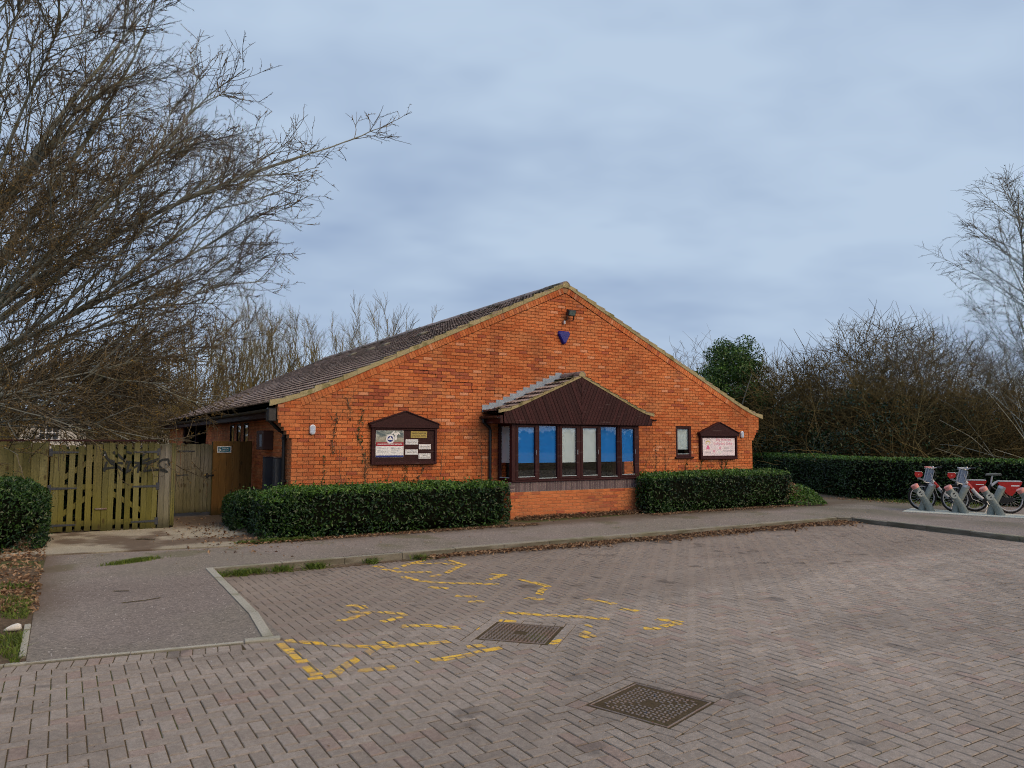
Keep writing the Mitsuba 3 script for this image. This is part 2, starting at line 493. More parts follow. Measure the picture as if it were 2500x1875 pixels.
BRICK = mat("brick", pr(mikit.proc(f_brick), 0.85, 0.2))
BLUEB = mat("blue_brick", pr(mikit.proc(f_bluebrick), 0.55, 0.4))
MORTAR = mat("mortar", pr(mikit.proc(f_mortar), 0.95, 0.1))
PAVER = mat("paver", pr(mikit.proc(f_paver), 0.80, 0.25))
JOINT = mat("joint", pr(mikit.proc(f_joint), 0.95, 0.1))
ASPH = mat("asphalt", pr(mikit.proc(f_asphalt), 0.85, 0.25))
CONC = mat("concrete", pr(mikit.proc(f_concrete), 0.85, 0.2))
SLAB = mat("slab", pr(mikit.proc(f_slab), 0.85, 0.2))
SOIL = mat("soil", pr(mikit.proc(f_soil), 0.95, 0.1))
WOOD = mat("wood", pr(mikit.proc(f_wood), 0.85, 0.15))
STAIN = mat("stain", pr(mikit.proc(f_stain), 0.55, 0.22))
TILE = mat("tile", pr(mikit.proc(f_tile), 0.75, 0.25))
VERGE = mat("verge", pr(mikit.proc(f_verge), 0.9, 0.1))
LEAD = mat("lead", pr(mikit.proc(f_lead), 0.5, 0.4))
BARK = mat("bark", pr(mikit.proc(f_bark), 0.85, 0.15))
IRON = mat("iron", pr(mikit.proc(f_iron), 0.55, 0.4))
YELLOW = mat("yellow", pr(mikit.proc(f_paint), 0.75, 0.25))
SKYPRINT = mat("sky_print", pr(mikit.proc(f_sky_print), 0.4, 0.4))
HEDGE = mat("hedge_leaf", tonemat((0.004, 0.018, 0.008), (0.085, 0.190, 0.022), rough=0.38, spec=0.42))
EVERG = mat("evergreen_leaf", tonemat((0.010, 0.036, 0.006), (0.100, 0.210, 0.022), rough=0.45, spec=0.45))
GRASS = mat("grass", tonemat((0.030, 0.060, 0.010), (0.150, 0.200, 0.035), rough=0.7, spec=0.2))
DEAD = mat("dead_leaf", tonemat((0.060, 0.027, 0.014), (0.420, 0.280, 0.175), rough=0.8, spec=0.2))
TWIG = mat("twig", tonemat((0.038, 0.031, 0.022), (0.195, 0.165, 0.112), rough=0.85, spec=0.15))
OLIVE = mat("olive_twig", tonemat((0.075, 0.058, 0.024), (0.215, 0.180, 0.075), rough=0.85, spec=0.15))
THORN = mat("thorn_twig", tonemat((0.034, 0.026, 0.010), (0.205, 0.155, 0.065), rough=0.85, spec=0.15))
BUD = mat("bud", tonemat((0.034, 0.022, 0.010), (0.250, 0.165, 0.048), rough=0.8, spec=0.15))
BLACK = mat("black_plastic", pr((0.012, 0.013, 0.016), 0.4, 0.45))
DUCT = mat("duct", pr((0.035, 0.042, 0.055), 0.45, 0.4))
DARK = mat("dark_inside", pr((0.007, 0.006, 0.006), 0.9, 0.05))  # near black stands in for unlit interiors and deep gaps
CORESHADE = mat("hedge_inside", pr((0.006, 0.007, 0.004), 0.9, 0.05))  # near black for the shade inside hedges and leaf bank
GRIME_SHADE = mat("cover_grime_shade", pr((0.102, 0.078, 0.068), 0.8, 0.2))  # grime tone, darkened to stand in for shade between the treads
STEEL = mat("steel", pr((0.45, 0.46, 0.48), 0.35, 0.5, metallic=0.8))
GLASS = mat("glass", {"type": "thindielectric", "int_ior": 1.45})
BLUE = mat("blue_blind", pr((0.006, 0.175, 0.560), 0.7, 0.25))
PALE = mat("pale_blind", pr((0.46, 0.575, 0.63), 0.7, 0.25))
WHITE = mat("white_plastic", pr((0.74, 0.75, 0.78), 0.45, 0.4))
DIFFUSER = mat("lamp_diffuser", pr((0.42, 0.50, 0.66), 0.35, 0.4))
PAPER = mat("paper", pr((0.72, 0.73, 0.76), 0.5, 0.3))
PINKPAPER = mat("pink_paper", pr((0.74, 0.67, 0.74), 0.5, 0.3))
INK = mat("ink", pr((0.035, 0.035, 0.045), 0.6, 0.2))
GREYINK = mat("grey_ink", pr((0.22, 0.24, 0.28), 0.6, 0.2))
NAVY = mat("navy", pr((0.010, 0.025, 0.190), 0.5, 0.3))
CRIMSON = mat("crimson", pr((0.300, 0.012, 0.030), 0.5, 0.3))
PINK = mat("pink", pr((0.62, 0.16, 0.30), 0.5, 0.3))
STRAW = mat("straw", pr((0.60, 0.50, 0.26), 0.5, 0.3))
BRASS = mat("brass", pr((0.330, 0.260, 0.075), 0.45, 0.4, metallic=0.3))
TEAL = mat("teal", pr((0.010, 0.155, 0.215), 0.45, 0.3))
ALARM = mat("alarm_blue", pr((0.006, 0.010, 0.190), 0.4, 0.4))
DOCK = mat("dock", pr((0.205, 0.240, 0.225), 0.42, 0.4))
SALMON = mat("salmon", pr((0.66, 0.27, 0.235), 0.45, 0.4))
RED = mat("red", pr((0.360, 0.014, 0.011), 0.35, 0.5))
RUBBER = mat("rubber", pr((0.016, 0.016, 0.018), 0.7, 0.3))
FRAMEGREY = mat("bike_grey", pr((0.42, 0.43, 0.46), 0.4, 0.5))
RENDER_W = mat("house_render", pr((0.46, 0.45, 0.43), 0.85, 0.2))
ROOFDARK = mat("house_roof", pr((0.070, 0.062, 0.062), 0.8, 0.2))
RED_BRICK_FAR = mat("far_brick", pr((0.28, 0.17, 0.12), 0.85, 0.2))
GRAFFITI = mat("graffiti", pr((0.012, 0.016, 0.018), 0.5, 0.3))
X, Y, Z = np.eye(3)

# ================================================================ GROUND, CAR PARK, KERBS, PATHS
ZP = -0.10
EDGE = lambda x: -7.44 - 0.151 * (x + 4.22)
KX = lambda y: 11.70 + 0.113 * (y + 4.14)
PARK = Polygon([(-16, -24), (-16, EDGE(-16)), (-2.40, EDGE(-2.40)), (-2.085, EDGE(-2.085)), (-2.05, -4.0), (11.45, -4.0), (11.62, -4.06), (11.70, -4.2), (KX(-24), -24)])
DRIVE = Polygon([(-4.05, -3.85), (-4.05, EDGE(-4.05)), (-2.40, EDGE(-2.40)), (-2.085, EDGE(-2.085)), (-2.05, -3.85)])
VERGEPOLY = Polygon([(-16, -2.0), (-16, EDGE(-16)), (-4.05, EDGE(-4.05)), (-4.05, -2.0)])
PATH = Polygon([(-4.05, -3.88), (-4.0, -1.62), (-1.2, -2.05), (-0.9, -1.75), (4.6, -1.42), (8.6, -1.12), (13.7, -1.55), (14.0, -0.4), (14.8, 9), (17.3, 9), (17.5, 0.8),
                (16.5, -1.3), (16.9, -2.6), (18.1, -5), (20, -8.5), (24, -24), (KX(-24) + 0.125, -24), (KX(-4.2) + 0.125, -4.2), (11.72, -3.93), (11.55, -3.876), (-2.05, -3.876)])
dz = lambda y: -0.088 * np.clip((-3.9 - y) / 3.7, 0, 1.0)


def sheet(poly, z):
    b = Bag()
    for g in getattr(poly, "geoms", [poly]):
        if g.area > 1e-5:
            v, f = trimesh.creation.triangulate_polygon(g, engine="earcut")
            b.add((np.column_stack([v, np.full(len(v), z)]), f))
    return b.mesh()


big = Polygon([(-260, -200), (260, -200), (260, 300), (-260, 300)])
put("ground", sheet(big.difference(unary_union([PARK, DRIVE, VERGEPOLY])), -0.008), SOIL, kind="structure")
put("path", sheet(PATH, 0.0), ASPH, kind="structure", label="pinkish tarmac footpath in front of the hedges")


def gridpoly(poly, zf, h):
    x0, y0, x1, y1 = poly.bounds
    xs, ys = np.arange(x0, x1 + h, h), np.arange(y0, y1 + h, h)
    gx, gy = np.meshgrid(xs, ys, indexing="ij")
    gx, gy = np.minimum(gx, x1), np.clip(gy, EDGE(np.minimum(gx, -2.2)), y1)
    v = np.stack([gx, gy, zf(gx, gy)], -1).reshape(-1, 3)
    i, j = np.meshgrid(np.arange(len(xs) - 1), np.arange(len(ys) - 1), indexing="ij")
    a = i * len(ys) + j
    q = np.stack([a, a + len(ys), a + len(ys) + 1, a + 1], -1).reshape(-1, 4)
    return v, q


put("driveway", gridpoly(DRIVE, lambda x, y: dz(y) + 0.0005, 0.15), ASPH, kind="structure", label="worn tarmac drive sloping down from the wooden gates")
vz = lambda x, y: dz(y) - 0.012 + 0.09 * meshkit.fbm(np.stack([x * 1.1, y * 1.1, 0 * x], -1), 3, 3) * np.clip((-4.1 - x) * 1.3, 0, 1) * np.clip((y - EDGE(x)) * 2, 0, 1)
put("verge", gridpoly(VERGEPOLY, vz, 0.12), SOIL, kind="structure", label="grass and leaf-littered soil left of the drive")
APRON = Polygon([(-4.6, -1.5), (-3.89, -1.62), (-2.76, -1.74), (-1.17, -2.06), (-0.75, -1.0), (-0.7, 5.0), (-4.6, 5.0)])
put("concrete_apron", plate(APRON, np.zeros(3), X, Y, Z, -0.05, 0.016), SLAB, kind="structure", label="stained concrete slab in front of the wooden gates")

# ---- car park: every block paver is its own piece
CP = say(newkey("car_park"), label="car park of mauve-grey block paving in herringbone", kind="structure")
scene[CP] = mikit.ply(sheet(PARK.buffer(0.01), ZP - 0.0045), JOINT)
COVERS = [((-0.055, -8.650), math.radians(-48), 0.30, 0.345), ((-0.285, -10.735), math.radians(17.5), 0.295, 0.325)]
rng = RNG(5)
pieces = []


def paver_piece(cx, cy, w, h, a=0.0, tone=None):
    g = 0.0038
    u, w_ = np.array([math.cos(a), math.sin(a), 0]), np.array([-math.sin(a), math.cos(a), 0])
    O = np.array([cx, cy, ZP - 0.03])
    wob = np.clip(0.0016 * rng.normal(size=4) + 0.003 * (meshkit.noise(np.array([[cx * 0.8, cy * 0.8, 1.0]]))[0] - 0.5), -0.0026, 0.004)
    m = block(O, u, w_, Z, -w / 2 + g, w / 2 - g, -h / 2 + g, h / 2 - g, 0.0, 0.03, 0.0042, jit=wob)
    pieces.append((cx, cy, m, rng.random() if tone is None else tone))


rects = []
bands = []
# the course of blocks set square to the drive edging
ea = math.atan(-0.151)
band = Polygon([(-16, EDGE(-16)), (-2.42, EDGE(-2.42)), (-2.42, EDGE(-2.42) - 0.202), (-16, EDGE(-16) - 0.202)])
s = -2.42
while s > -12.5:
    x = s - 0.05
    cx, cy = x + 0.1 * math.sin(ea), EDGE(x) - 0.1 * math.cos(ea)
    paver_piece(cx, cy, 0.1005, 0.2, ea)
    s -= 0.1005 * math.cos(ea)
bands.append(band)
for (cx, cy), a, hs, fr in COVERS:
    sq = affinity.translate(affinity.rotate(sbox(-fr - 0.102, -fr - 0.102, fr + 0.102, fr + 0.102), a, origin=(0, 0), use_radians=True), cx, cy)
    bands.append(sq)
    R2 = np.array([[math.cos(a), -math.sin(a)], [math.sin(a), math.cos(a)]])
    L = 2 * fr + 0.1
    for k in range(4):
        t = -fr - 0.1
        lens = [0.2, 0.2, L - 0.4 - 0.101] if k % 2 else [0.15, 0.2, 0.2, L - 0.55 - 0.101]
        for ln in lens + [0.1]:
            q = np.array([t + ln / 2, fr + 0.051])
            q = R2 @ (np.array([[math.cos(k * math.pi / 2), -math.sin(k * math.pi / 2)], [math.sin(k * math.pi / 2), math.cos(k * math.pi / 2)]]) @ q)
            paver_piece(cx + q[0], cy + q[1], ln, 0.1, a + k * math.pi / 2, 0.3 + 0.5 * rng.random())
            t += ln
FIELD = PARK.difference(unary_union(bands)).intersection(sbox(-12, -15, 12.2, -3))
pf = prep(FIELD)
cut = Bag()
for i in range(-125, 125):
    for j in range(-155, -35):
        k = (i - j) % 4
        if k not in (0, 3):
            continue
        w, h = (0.2, 0.1) if k == 0 else (0.1, 0.2)
        x0, y0 = i * 0.1 + 0.031, j * 0.1 + 0.044
        # beyond the frame on either side nothing is laid piece by piece
        if y0 < -14.2 or (x0 < -9 and y0 < -9):
            continue
        r = sbox(x0, y0, x0 + w, y0 + h)
        if pf.contains(r):
            paver_piece(x0 + w / 2, y0 + h / 2, w, h)
        elif pf.intersects(r):
            c = FIELD.intersection(r).buffer(-0.0035)
            if c.area > 0.00025:
                m = plate(c, np.array([0, 0, ZP - 0.03]), X, Y, Z, 0, 0.0295)
                if m:
                    cut.add(m, (rng.random(), 0.5))
def inview(x, y):
    d = np.array([x, y, ZP]) - CAM
    zf = d @ FWD
    r = np.cross(FWD, UPV)
    return zf > 0.3 and abs(d @ r) < 0.70 * zf and abs(d @ UPV) < 0.53 * zf
order = sorted(range(len(pieces)), key=lambda q: (not inview(*pieces[q][:2]), (pieces[q][0] - CAM[0]) ** 2 + (pieces[q][1] - CAM[1]) ** 2))
rest = Bag()
for n, q in enumerate(order):
    x, y, m, t = pieces[q]
    if n < 300:
        put("paver", m, PAVER, CP, uv=np.tile([t, (t * 7.31) % 1.0], (len(m[0]), 1)))
    else:
        rest.add(m, (t, (t * 7.31) % 1.0))
for v, f, t in zip(cut.v, cut.f, cut.t):
    pass
cm = cut.mesh()
rest.add(cm, np.vstack(cut.t))
rest.put("pavers_beyond", PAVER, CP, kind="stuff")

# ---- kerbs and edgings, stone by stone
kb = thing("kerb", label="concrete kerb between car park and footpath", kind="structure")
krng = RNG(8)


def kerb_stone(p, q, inner, z0, z1, zb, b=0.012, name="kerb_stone", parent=kb, zq=None, lt=1.0):
    p, q = np.array(p, float), np.array(q, float)
    u = (q - p) / np.linalg.norm(q - p)
    L = np.linalg.norm(q - p) - 0.006
    n = np.array([-u[1], u[0]])
    poly = [(0, zb), (inner, zb), (inner, z1 - 0.001), (b, z1), (0.0, z1 - b)]
    v = []
    for t in (0.003, L):
        for k, (a, zz) in enumerate(poly):
            s_ = p + u * t + n * a
            extra = 0.0 if (zq is None or zz == zb) else (zq * t / L)
            v.append([s_[0], s_[1], zz + extra])
    m = len(poly)
    f = [[i, (i + 1) % m, m + (i + 1) % m, m + i] for i in range(m)]
    f = np.array([[a, b_, c] for a, b_, c, _ in f] + [[a, c, d] for a, _, c, d in f] + [[0, k + 1, k] for k in range(1, m - 1)] + [[m, m + k, m + k + 1] for k in range(1, m - 1)])
    v = np.array(v)
    put(name, (v, f), CONC, parent, uv=np.tile([krng.random(), lt], (len(v), 1)))


x = -2.05
while x < 11.3:
    x2 = min(x + 0.915, 11.45)
    kerb_stone((x, -4.0), (x2, -4.0), 0.122, 0, 0.004 + 0.003 * krng.normal(), -0.30, lt=0.4)
    x = x2
kerb_stone((11.45, -4.0), (11.70, -4.20), 0.122, 0, 0.004, -0.30, lt=0.4)
y = -4.2
while y > -18:
    y2 = y - 0.915
    kerb_stone((KX(y), y), (KX(y2), y2), 0.122, 0, 0.004 + 0.003 * krng.normal(), -0.30, lt=0.4)
    y = y2
# the kerb along the drive, dropping towards the car park
ys = [-3.98, -4.9, -5.8, -6.65, -7.64]
for a, b_ in zip(ys[:-1], ys[1:]):
    za, zb_ = float(dz(a)) + 0.012, float(dz(b_)) + 0.012
    xa, xb = (-2.05 if a > -6 else -2.045), (-2.05 if b_ > -6.7 else -2.12)
    kerb_stone((xb, b_), (xa, a), 0.10, 0, zb_, -0.30, zq=za - zb_)
kerb_stone((-2.395, EDGE(-2.395)), (-2.085, EDGE(-2.085)), 0.105, 0, -0.078, -0.3)
eg = thing("edging", label="flush concrete edging across the foot of the drive", kind="structure")
x = -2.40
while x > -13:
    kerb_stone((x - 0.90, EDGE(x - 0.9)), (x, EDGE(x)), 0.055, 0, -0.086 + 0.002 * krng.normal(), -0.3, b=0.006, name="edging_stone", parent=eg)
    x -= 0.90
for a, b_ in ((-7.28, -6.38), (-6.36, -6.14)):
    kerb_stone((-4.055, a), (-4.055, b_), 0.052, 0, float(dz(a)) + 0.012, -0.3, b=0.008, name="edging_stone", parent=eg, zq=float(dz(b_) - dz(a)))

# ---- inspection covers
cl = ["rusty square inspection cover lying askew among yellow paint marks", "square iron inspection cover split by a diagonal seam, nearest the camera"]
for ci, ((cx, cy), a, hs, fr) in enumerate(COVERS):
    R3 = rotz(a)
    at = (cx, cy, ZP)
    c = thing("manhole_cover", cl[ci], "manhole cover", "inspection covers in the car park")
    put("bedding", place(box(-fr, fr, -fr, fr, -0.05, -0.010), R3, at), JOINT, c)
    fm = Bag()
    for k in range(4):
        fm.add(place(place(rbox(-hs - 0.012, hs + 0.012, hs + 0.001, hs + 0.014, -0.03, 0.001, 0.003), rotz(k * math.pi / 2)), R3, at))
    fm.put("frame", IRON, c)
    pl = Bag()
    if ci == 1:
        for sgn in (1, -1):
            tri = Polygon([(-hs, hs), (hs, hs), (hs, -hs)] if sgn > 0 else [(-hs, hs), (hs, -hs), (-hs, -hs)]).buffer(-0.008)
            put("plate", place(plate(tri, np.zeros(3), X, Y, Z, -0.03, -0.006), R3, at), GRIME_SHADE, c)
    else:
        put("plate", place(box(-hs + 0.003, hs - 0.003, -hs + 0.003, hs - 0.003, -0.03, -0.006), R3, at), GRIME_SHADE, c)
    N = 15
    for i in range(N):
        for j in range(N):
            px, py = -hs + (i + 0.5) * 2 * hs / N, -hs + (j + 0.5) * 2 * hs / N
            if abs(px) < 0.075 and abs(py) < 0.055 or (ci == 1 and abs(px + py) < 0.012) or max(abs(px), abs(py)) > hs - 0.02:
                continue
            d = (0.5 if (i + j) % 2 else -0.4) + math.pi / 4
            pl.add(place(place(rbox(-0.0165, 0.0165, -0.0080, 0.0080, -0.006, -0.0005, 0.002), rotz(d), (px, py, 0)), R3, at))
    pl.put("tread_pattern", IRON, c, kind="stuff")
    for sx in (-1, 1):
        put("keyhole", place(place(rbox(-0.022, 0.022, -0.010, 0.010, -0.006, -0.0025, 0.003), rotz(0.7), (sx * hs * 0.55, -sx * hs * 0.5 if ci == 0 else sx * hs * 0.2, 0)), R3, at), BLACK, c)

# ---- worn yellow paint of an accessible bay, lying on the blocks it was painted on
STROKES = [[(-2.13, -7.72), (-2.1, -8.26), (-2.1, -8.98)], [(-2.14, -8.98), (-2.0, -9.01), (-1.87, -8.85), (-1.6, -8.6), (-1.46, -8.47)], [(-2.04, -7.8), (-1.86, -8.0), (-1.74, -8.12), (-1.55, -8.32), (-1.37, -8.43)],
           [(-1.31, -8.30), (-1.26, -8.38)], [(-1.74, -8.99), (-1.64, -9.03), (-1.54, -9.03)], [(-1.04, -9.06), (-0.84, -9.05), (-0.63, -9.01), (-0.39, -9.02)], [(-0.68, -8.84), (-0.55, -8.87)],
           [(-0.89, -7.86), (-0.72, -7.93), (-0.54, -8.12), (-0.37, -8.3)], [(-1.06, -6.71), (-0.97, -6.8), (-1.0, -7.12), (-1.15, -7.0)], [(-1.0, -7.12), (-1.15, -7.22), (-1.36, -7.31)],
           [(-0.88, -7.18), (-0.74, -7.34), (-0.74, -7.46), (-0.86, -7.52), (-0.99, -7.56)], [(0.1, -4.35), (0.15, -4.51)], [(0.12, -4.73), (0.22, -5.01)], [(0.13, -5.4), (0.2, -5.74), (0.31, -5.95), (0.69, -6.27)],
           [(0.77, -6.32), (0.93, -6.46)], [(0.31, -4.72), (0.55, -4.5), (0.88, -4.3)], [(0.74, -4.48), (1.04, -4.66), (1.15, -4.79)], [(1.26, -4.46), (1.28, -4.93), (1.02, -5.14), (0.77, -5.4)],
           [(0.32, -5.08), (0.57, -5.22)], [(0.48, -5.55), (0.59, -5.5)], [(0.16, -6.23), (0.26, -6.36)], [(0.21, -6.86), (0.33, -6.97)], [(0.2, -7.2), (0.28, -7.25)], [(1.26, -5.84), (1.36, -5.96), (1.04, -6.13)],
           [(0.22, -7.87), (0.36, -7.99), (0.52, -8.18), (0.77, -8.39), (0.98, -8.64)], [(0.04, -8.17), (0.11, -8.22)], [(1.37, -6.38), (1.41, -6.55), (1.43, -6.94), (1.23, -7.08), (1.08, -7.25)], [(0.84, -7.39), (0.92, -7.51)],
           [(1.41, -7.8), (1.5, -8.12)], [(0.64, -8.77), (0.6, -8.9), (0.45, -9.0)], [(0.21, -9.06), (0.44, -9.1)], [(0.0, -9.11), (0.09, -9.09)], [(1.45, -8.95), (1.55, -9.16), (1.32, -9.17)], [(1.1, -9.16), (1.16, -9.21)],
           [(-1.30, -8.47), (-0.95, -8.56), (-0.70, -8.60)], [(1.43, -8.39), (1.49, -8.5)], [(-0.95, -9.05), (-1.25, -9.02)]]
paint = unary_union([LineString(s_).buffer(0.047, cap_style="square") for s_ in STROKES])
pv = np.array([[p_[0], p_[1]] for p_ in pieces])
tree = shapely.STRtree([Point(*p_) for p_ in pv])
bag = Bag()
prng = RNG(21)
for q in tree.query(paint.buffer(0.15)):
    x_, y_, m, t = pieces[q]
    top = m[0][8:12]
    # worn back from the edges of each block, by an uneven amount, and gone altogether from some blocks
    pg = Polygon(top[:, :2]).buffer(-0.004 - 0.005 * prng.random()).buffer(0.004)
    g = pg.intersection(paint)
    if g.area < 0.0006 or prng.random() < 0.04:
        continue
    # the patch follows the block's own (slightly tilted) top
    A = np.column_stack([top[:, :2], np.ones(4)])
    co = np.linalg.lstsq(A, top[:, 2], rcond=None)[0]
    mm = plate(g, np.zeros(3), X, Y, Z, 0.0, 0.0022)
    if mm is None:
        continue
    v = mm[0].copy()
    v[:, 2] += v[:, 0] * co[0] + v[:, 1] * co[1] + co[2] + 0.0012
    bag.add((v, mm[1]), (prng.random() ** 1.5, 0.5))
bag.put("bay_marking", YELLOW, label="worn yellow painted parking bay marking on the block paving", kind="structure")

# ================================================================ THE BRICK BUILDING (gable in the plane y = 0, running back along +y)
W, XM = 13.27, 6.634
CZ = 1.773
SL = 0.462
ZA = 5.556
B = thing("brick_building", "single-storey orange brick hall with low brown tiled gable roof and bay window", "building")
bell = lambda dx: 0.105 * (np.clip((np.abs(dx) - 6.0) / 1.05, 0, None)) ** 2
zver = lambda x: ZA - SL * abs(x - XM) + bell(x - XM)
xs_ = list(np.linspace(-0.293, XM, 12)) + list(np.linspace(XM, W + 0.293, 12))[1:]
under = [(x_, zver(x_)) for x_ in xs_]
BX0, BX1, BYF = 4.655, 8.455, -0.68


def openpoly(x0, x1, z0, z1):
    return sbox(x0, z0, x1, z1)


gable_full = Polygon([(0, -0.06), (W, -0.06), (W, CZ + 0.3), (W, zver(W))] + [p_ for p_ in under[::-1] if 0 < p_[0] < W] + [(0, zver(0))])
WIN = openpoly(10.275, 10.845, 1.318, 2.150)
BAYOPEN = openpoly(4.80, 8.31, 0.82, 2.16)
gable = gable_full.difference(unary_union([WIN, BAYOPEN]))
# band of bricks on edge that follows the verge, and the corbelled ends
bz = lambda x: 5.405 - 0.4665 * abs(x - XM)
band_ = Polygon([(0.16, 2.41)] + [(XM, 5.405)] + [(W - 0.16, 2.41)] + [(W - 0.16, 2.41), (W - 0.15, zver(W - 0.15))] + [p_ for p_ in under[::-1] if 0.16 < p_[0] < W - 0.16] + [(0.16, zver(0.16))]).buffer(0)
corb = []
for side in (0, 1):
    pts = [(0.155, zver(0.155)), (0.155, CZ)]
    steps = [(-0.055, CZ)]
    for k in range(5):
        xk = -0.055 - 0.055 * k
        steps += [(xk, CZ + 0.075 * k), (xk, CZ + 0.075 * (k + 1))]
    steps += [(-0.29, CZ + 0.375), (-0.29, zver(-0.29))]
    pg = pts[:1] + pts[1:] + steps + [p_ for p_ in under if -0.29 < p_[0] < 0.155]
    if side:
        pg = [(W - a, b_) for a, b_ in pg]
    corb.append(Polygon(pg).buffer(0))


def tone(r):
    t = r.random()
    return (t, r.random())


def brick_wall(parent, poly, O, U, N, z0, rng, first=300, proud=0.012, keep=None, half=0.1125, phase=0.0, name="brick", matl=BRICK, near=None, tonef=None):
    """Stretcher bond over the polygon (in metres along U and up). Whole bricks are pieces, cut ones are clipped."""
    x0, a0, x1, a1 = poly.bounds
    pp = prep(poly)
    out, odd = [], Bag()
    k0, k1 = int((a0 - z0) / 0.075) - 1, int((a1 - z0) / 0.075) + 1
    for k in range(k0, k1):
        z = z0 + 0.075 * k
        off = (k % 2) * half + phase
        i0, i1 = int((x0 - off) / 0.225) - 2, int((x1 - off) / 0.225) + 2
        for i in range(i0, i1):
            x = off + 0.225 * i
            r = sbox(x + 0.005, z + 0.005, x + 0.220, z + 0.070)
            if pp.contains(r):
                m = block(O, U, Z, N, x + 0.005 + 0.0012 * rng.normal(), x + 0.220 + 0.0012 * rng.normal(), z + 0.005 + 0.0008 * rng.normal(), z + 0.070 + 0.0008 * rng.normal(), 0.0, proud + 0.0012 * rng.normal(), 0.003)
                out.append((x + 0.11, z + 0.037, m))
            elif pp.intersects(r):
                c = poly.intersection(r)
                if c.area > 0.0008:
                    m = plate(c, O, U, Z, N, 0, proud)
                    if m:
                        odd.add(m, tone(rng))
    rest = Bag()
    near = near or (lambda x, z: 0)
    out.sort(key=lambda q: near(q[0], q[1]))
    for n, (x, z, m) in enumerate(out):
        t = tone(rng) if tonef is None else tonef(x, z, rng)
        if n < first:
            put(name, m, matl, parent, uv=np.tile(t, (len(m[0]), 1)))
        else:
            rest.add(m, t)
    if odd.v:
        rest.add(odd.mesh(), np.vstack(odd.t))
    rest.put(name + "work", matl, parent, kind="stuff")


brng = RNG(12)
# --- gable wall
gw = newkey("gable_wall", B)
scene[gw] = mikit.ply(plate(gable, np.zeros(3), X, Z, -Y, -0.26, -0.006), MORTAR)
say(gw, label="front gable wall of orange brick")


def gable_tone(x, z, r):
    # a patch of darker replaced bricks upper left, lighter ones round the bay
    t = r.random()
    p_dark = 0.05 + 0.16 * math.exp(-((x - 2.9) ** 2 / 4.5 + (z - 2.9) ** 2 / 0.5))
    if r.random() < p_dark:
        return (0.93, r.random())
    if r.random() < 0.03:
        return (0.99, r.random())
    return (0.84 * t, r.random())


visible_gable = gable.difference(unary_union([band_.buffer(0.004)] + [c_.buffer(0.004) for c_ in corb]))
def near_gable(x, z):
    hidden = (z < 0.88 and (x < 4.65 or x > 8.0)) or (4.3 < x < 8.8 and z < 3.38 and z < 2.38 + 0.95 * (1 - abs(x - 6.55) / 2.2))
    return (1000 if hidden else 0) + math.hypot(x - CAM[0], CAM[1])
brick_wall(gw, visible_gable, np.array([0, -0.006, -0.027]) * np.array([1, 1, 0]), X, -Y, -0.027, brng, near=near_gable, tonef=gable_tone, proud=0.011)
# --- the verge band: bricks on end, square to the slope, standing 20 mm proud, and a dark strip for the shadow line below
vb = newkey("verge_band", B)
O_ = np.array([0, -0.004, 0.0])
scene[vb] = mikit.ply(plate(unary_union([band_] + corb), O_, X, Z, -Y, -0.20, 0.012), MORTAR)
say(vb, label="band of bricks on end under the verge, with corbelled ends")
cnt = []
for sgn in (-1, 1):
    a = math.atan(0.4665)
    L = 7.3
    n = int(L / 0.075)
    for i in range(n):
        d = 0.05 + i * 0.075
        base = np.array([XM + sgn * d * math.cos(a), 5.405 - d * math.sin(a)])
        u = np.array([sgn * math.cos(a), -math.sin(a)])
        w_ = np.array([sgn * math.sin(a), math.cos(a)])
        q = [base, base + u * 0.066, base + u * 0.066 + w_ * 0.22, base + w_ * 0.22]
        c = Polygon(q).intersection(band_)
        if c.area > 0.001:
            m = plate(c, O_, X, Z, -Y, 0.01, 0.026)
            if m:
                cnt.append((base[0], m))
for x_, m in sorted(cnt, key=lambda q: q[0]):
    put("brick", m, BRICK, vb, uv=np.tile(tone(brng), (len(m[0]), 1)))
for c_ in corb:
    brick_wall(vb, c_, np.array([0, -0.014, 0]), X, -Y, -0.027, brng, first=80, proud=0.016, phase=0.06, name="corbel_brick")
# solid dark strip painting in the shadow line under the band and its sides
sj = LineString([(0.150, CZ)] + [(0.150, 2.412), (XM, 5.397), (W - 0.150, 2.412), (W - 0.150, CZ)]).buffer(0.009, join_style="mitre")
put("shadow_strip", plate(sj, np.array([0, -0.006, 0]), X, Z, -Y, 0.0, 0.0135), DARK, B)
# stepped crack in the joints, upper left of the gable
ck = Bag()
cz = lambda k: -0.027 + 0.075 * k
steps = [(2.45, 44), (2.95, 44), (2.95, 43), (3.12, 43), (3.12, 42), (3.30, 42), (3.30, 41), (4.02, 41), (4.02, 40), (4.02, 39), (4.15, 39), (4.62, 39), (4.62, 38), (4.85, 38), (4.85, 37), (5.15, 37)]
for (xa, ka), (xb, kb_) in zip(steps[:-1], steps[1:]):
    if ka == kb_:
        ck.add(box(xa, xb, -0.0180, -0.004, cz(ka) - 0.008, cz(ka) + 0.008))
    else:
        ck.add(box(xa - 0.007, xa + 0.007, -0.0175, -0.004, cz(min(ka, kb_)), cz(max(ka, kb_))))
ck.put("crack", DARK, B, label="stepped open crack in the mortar joints")

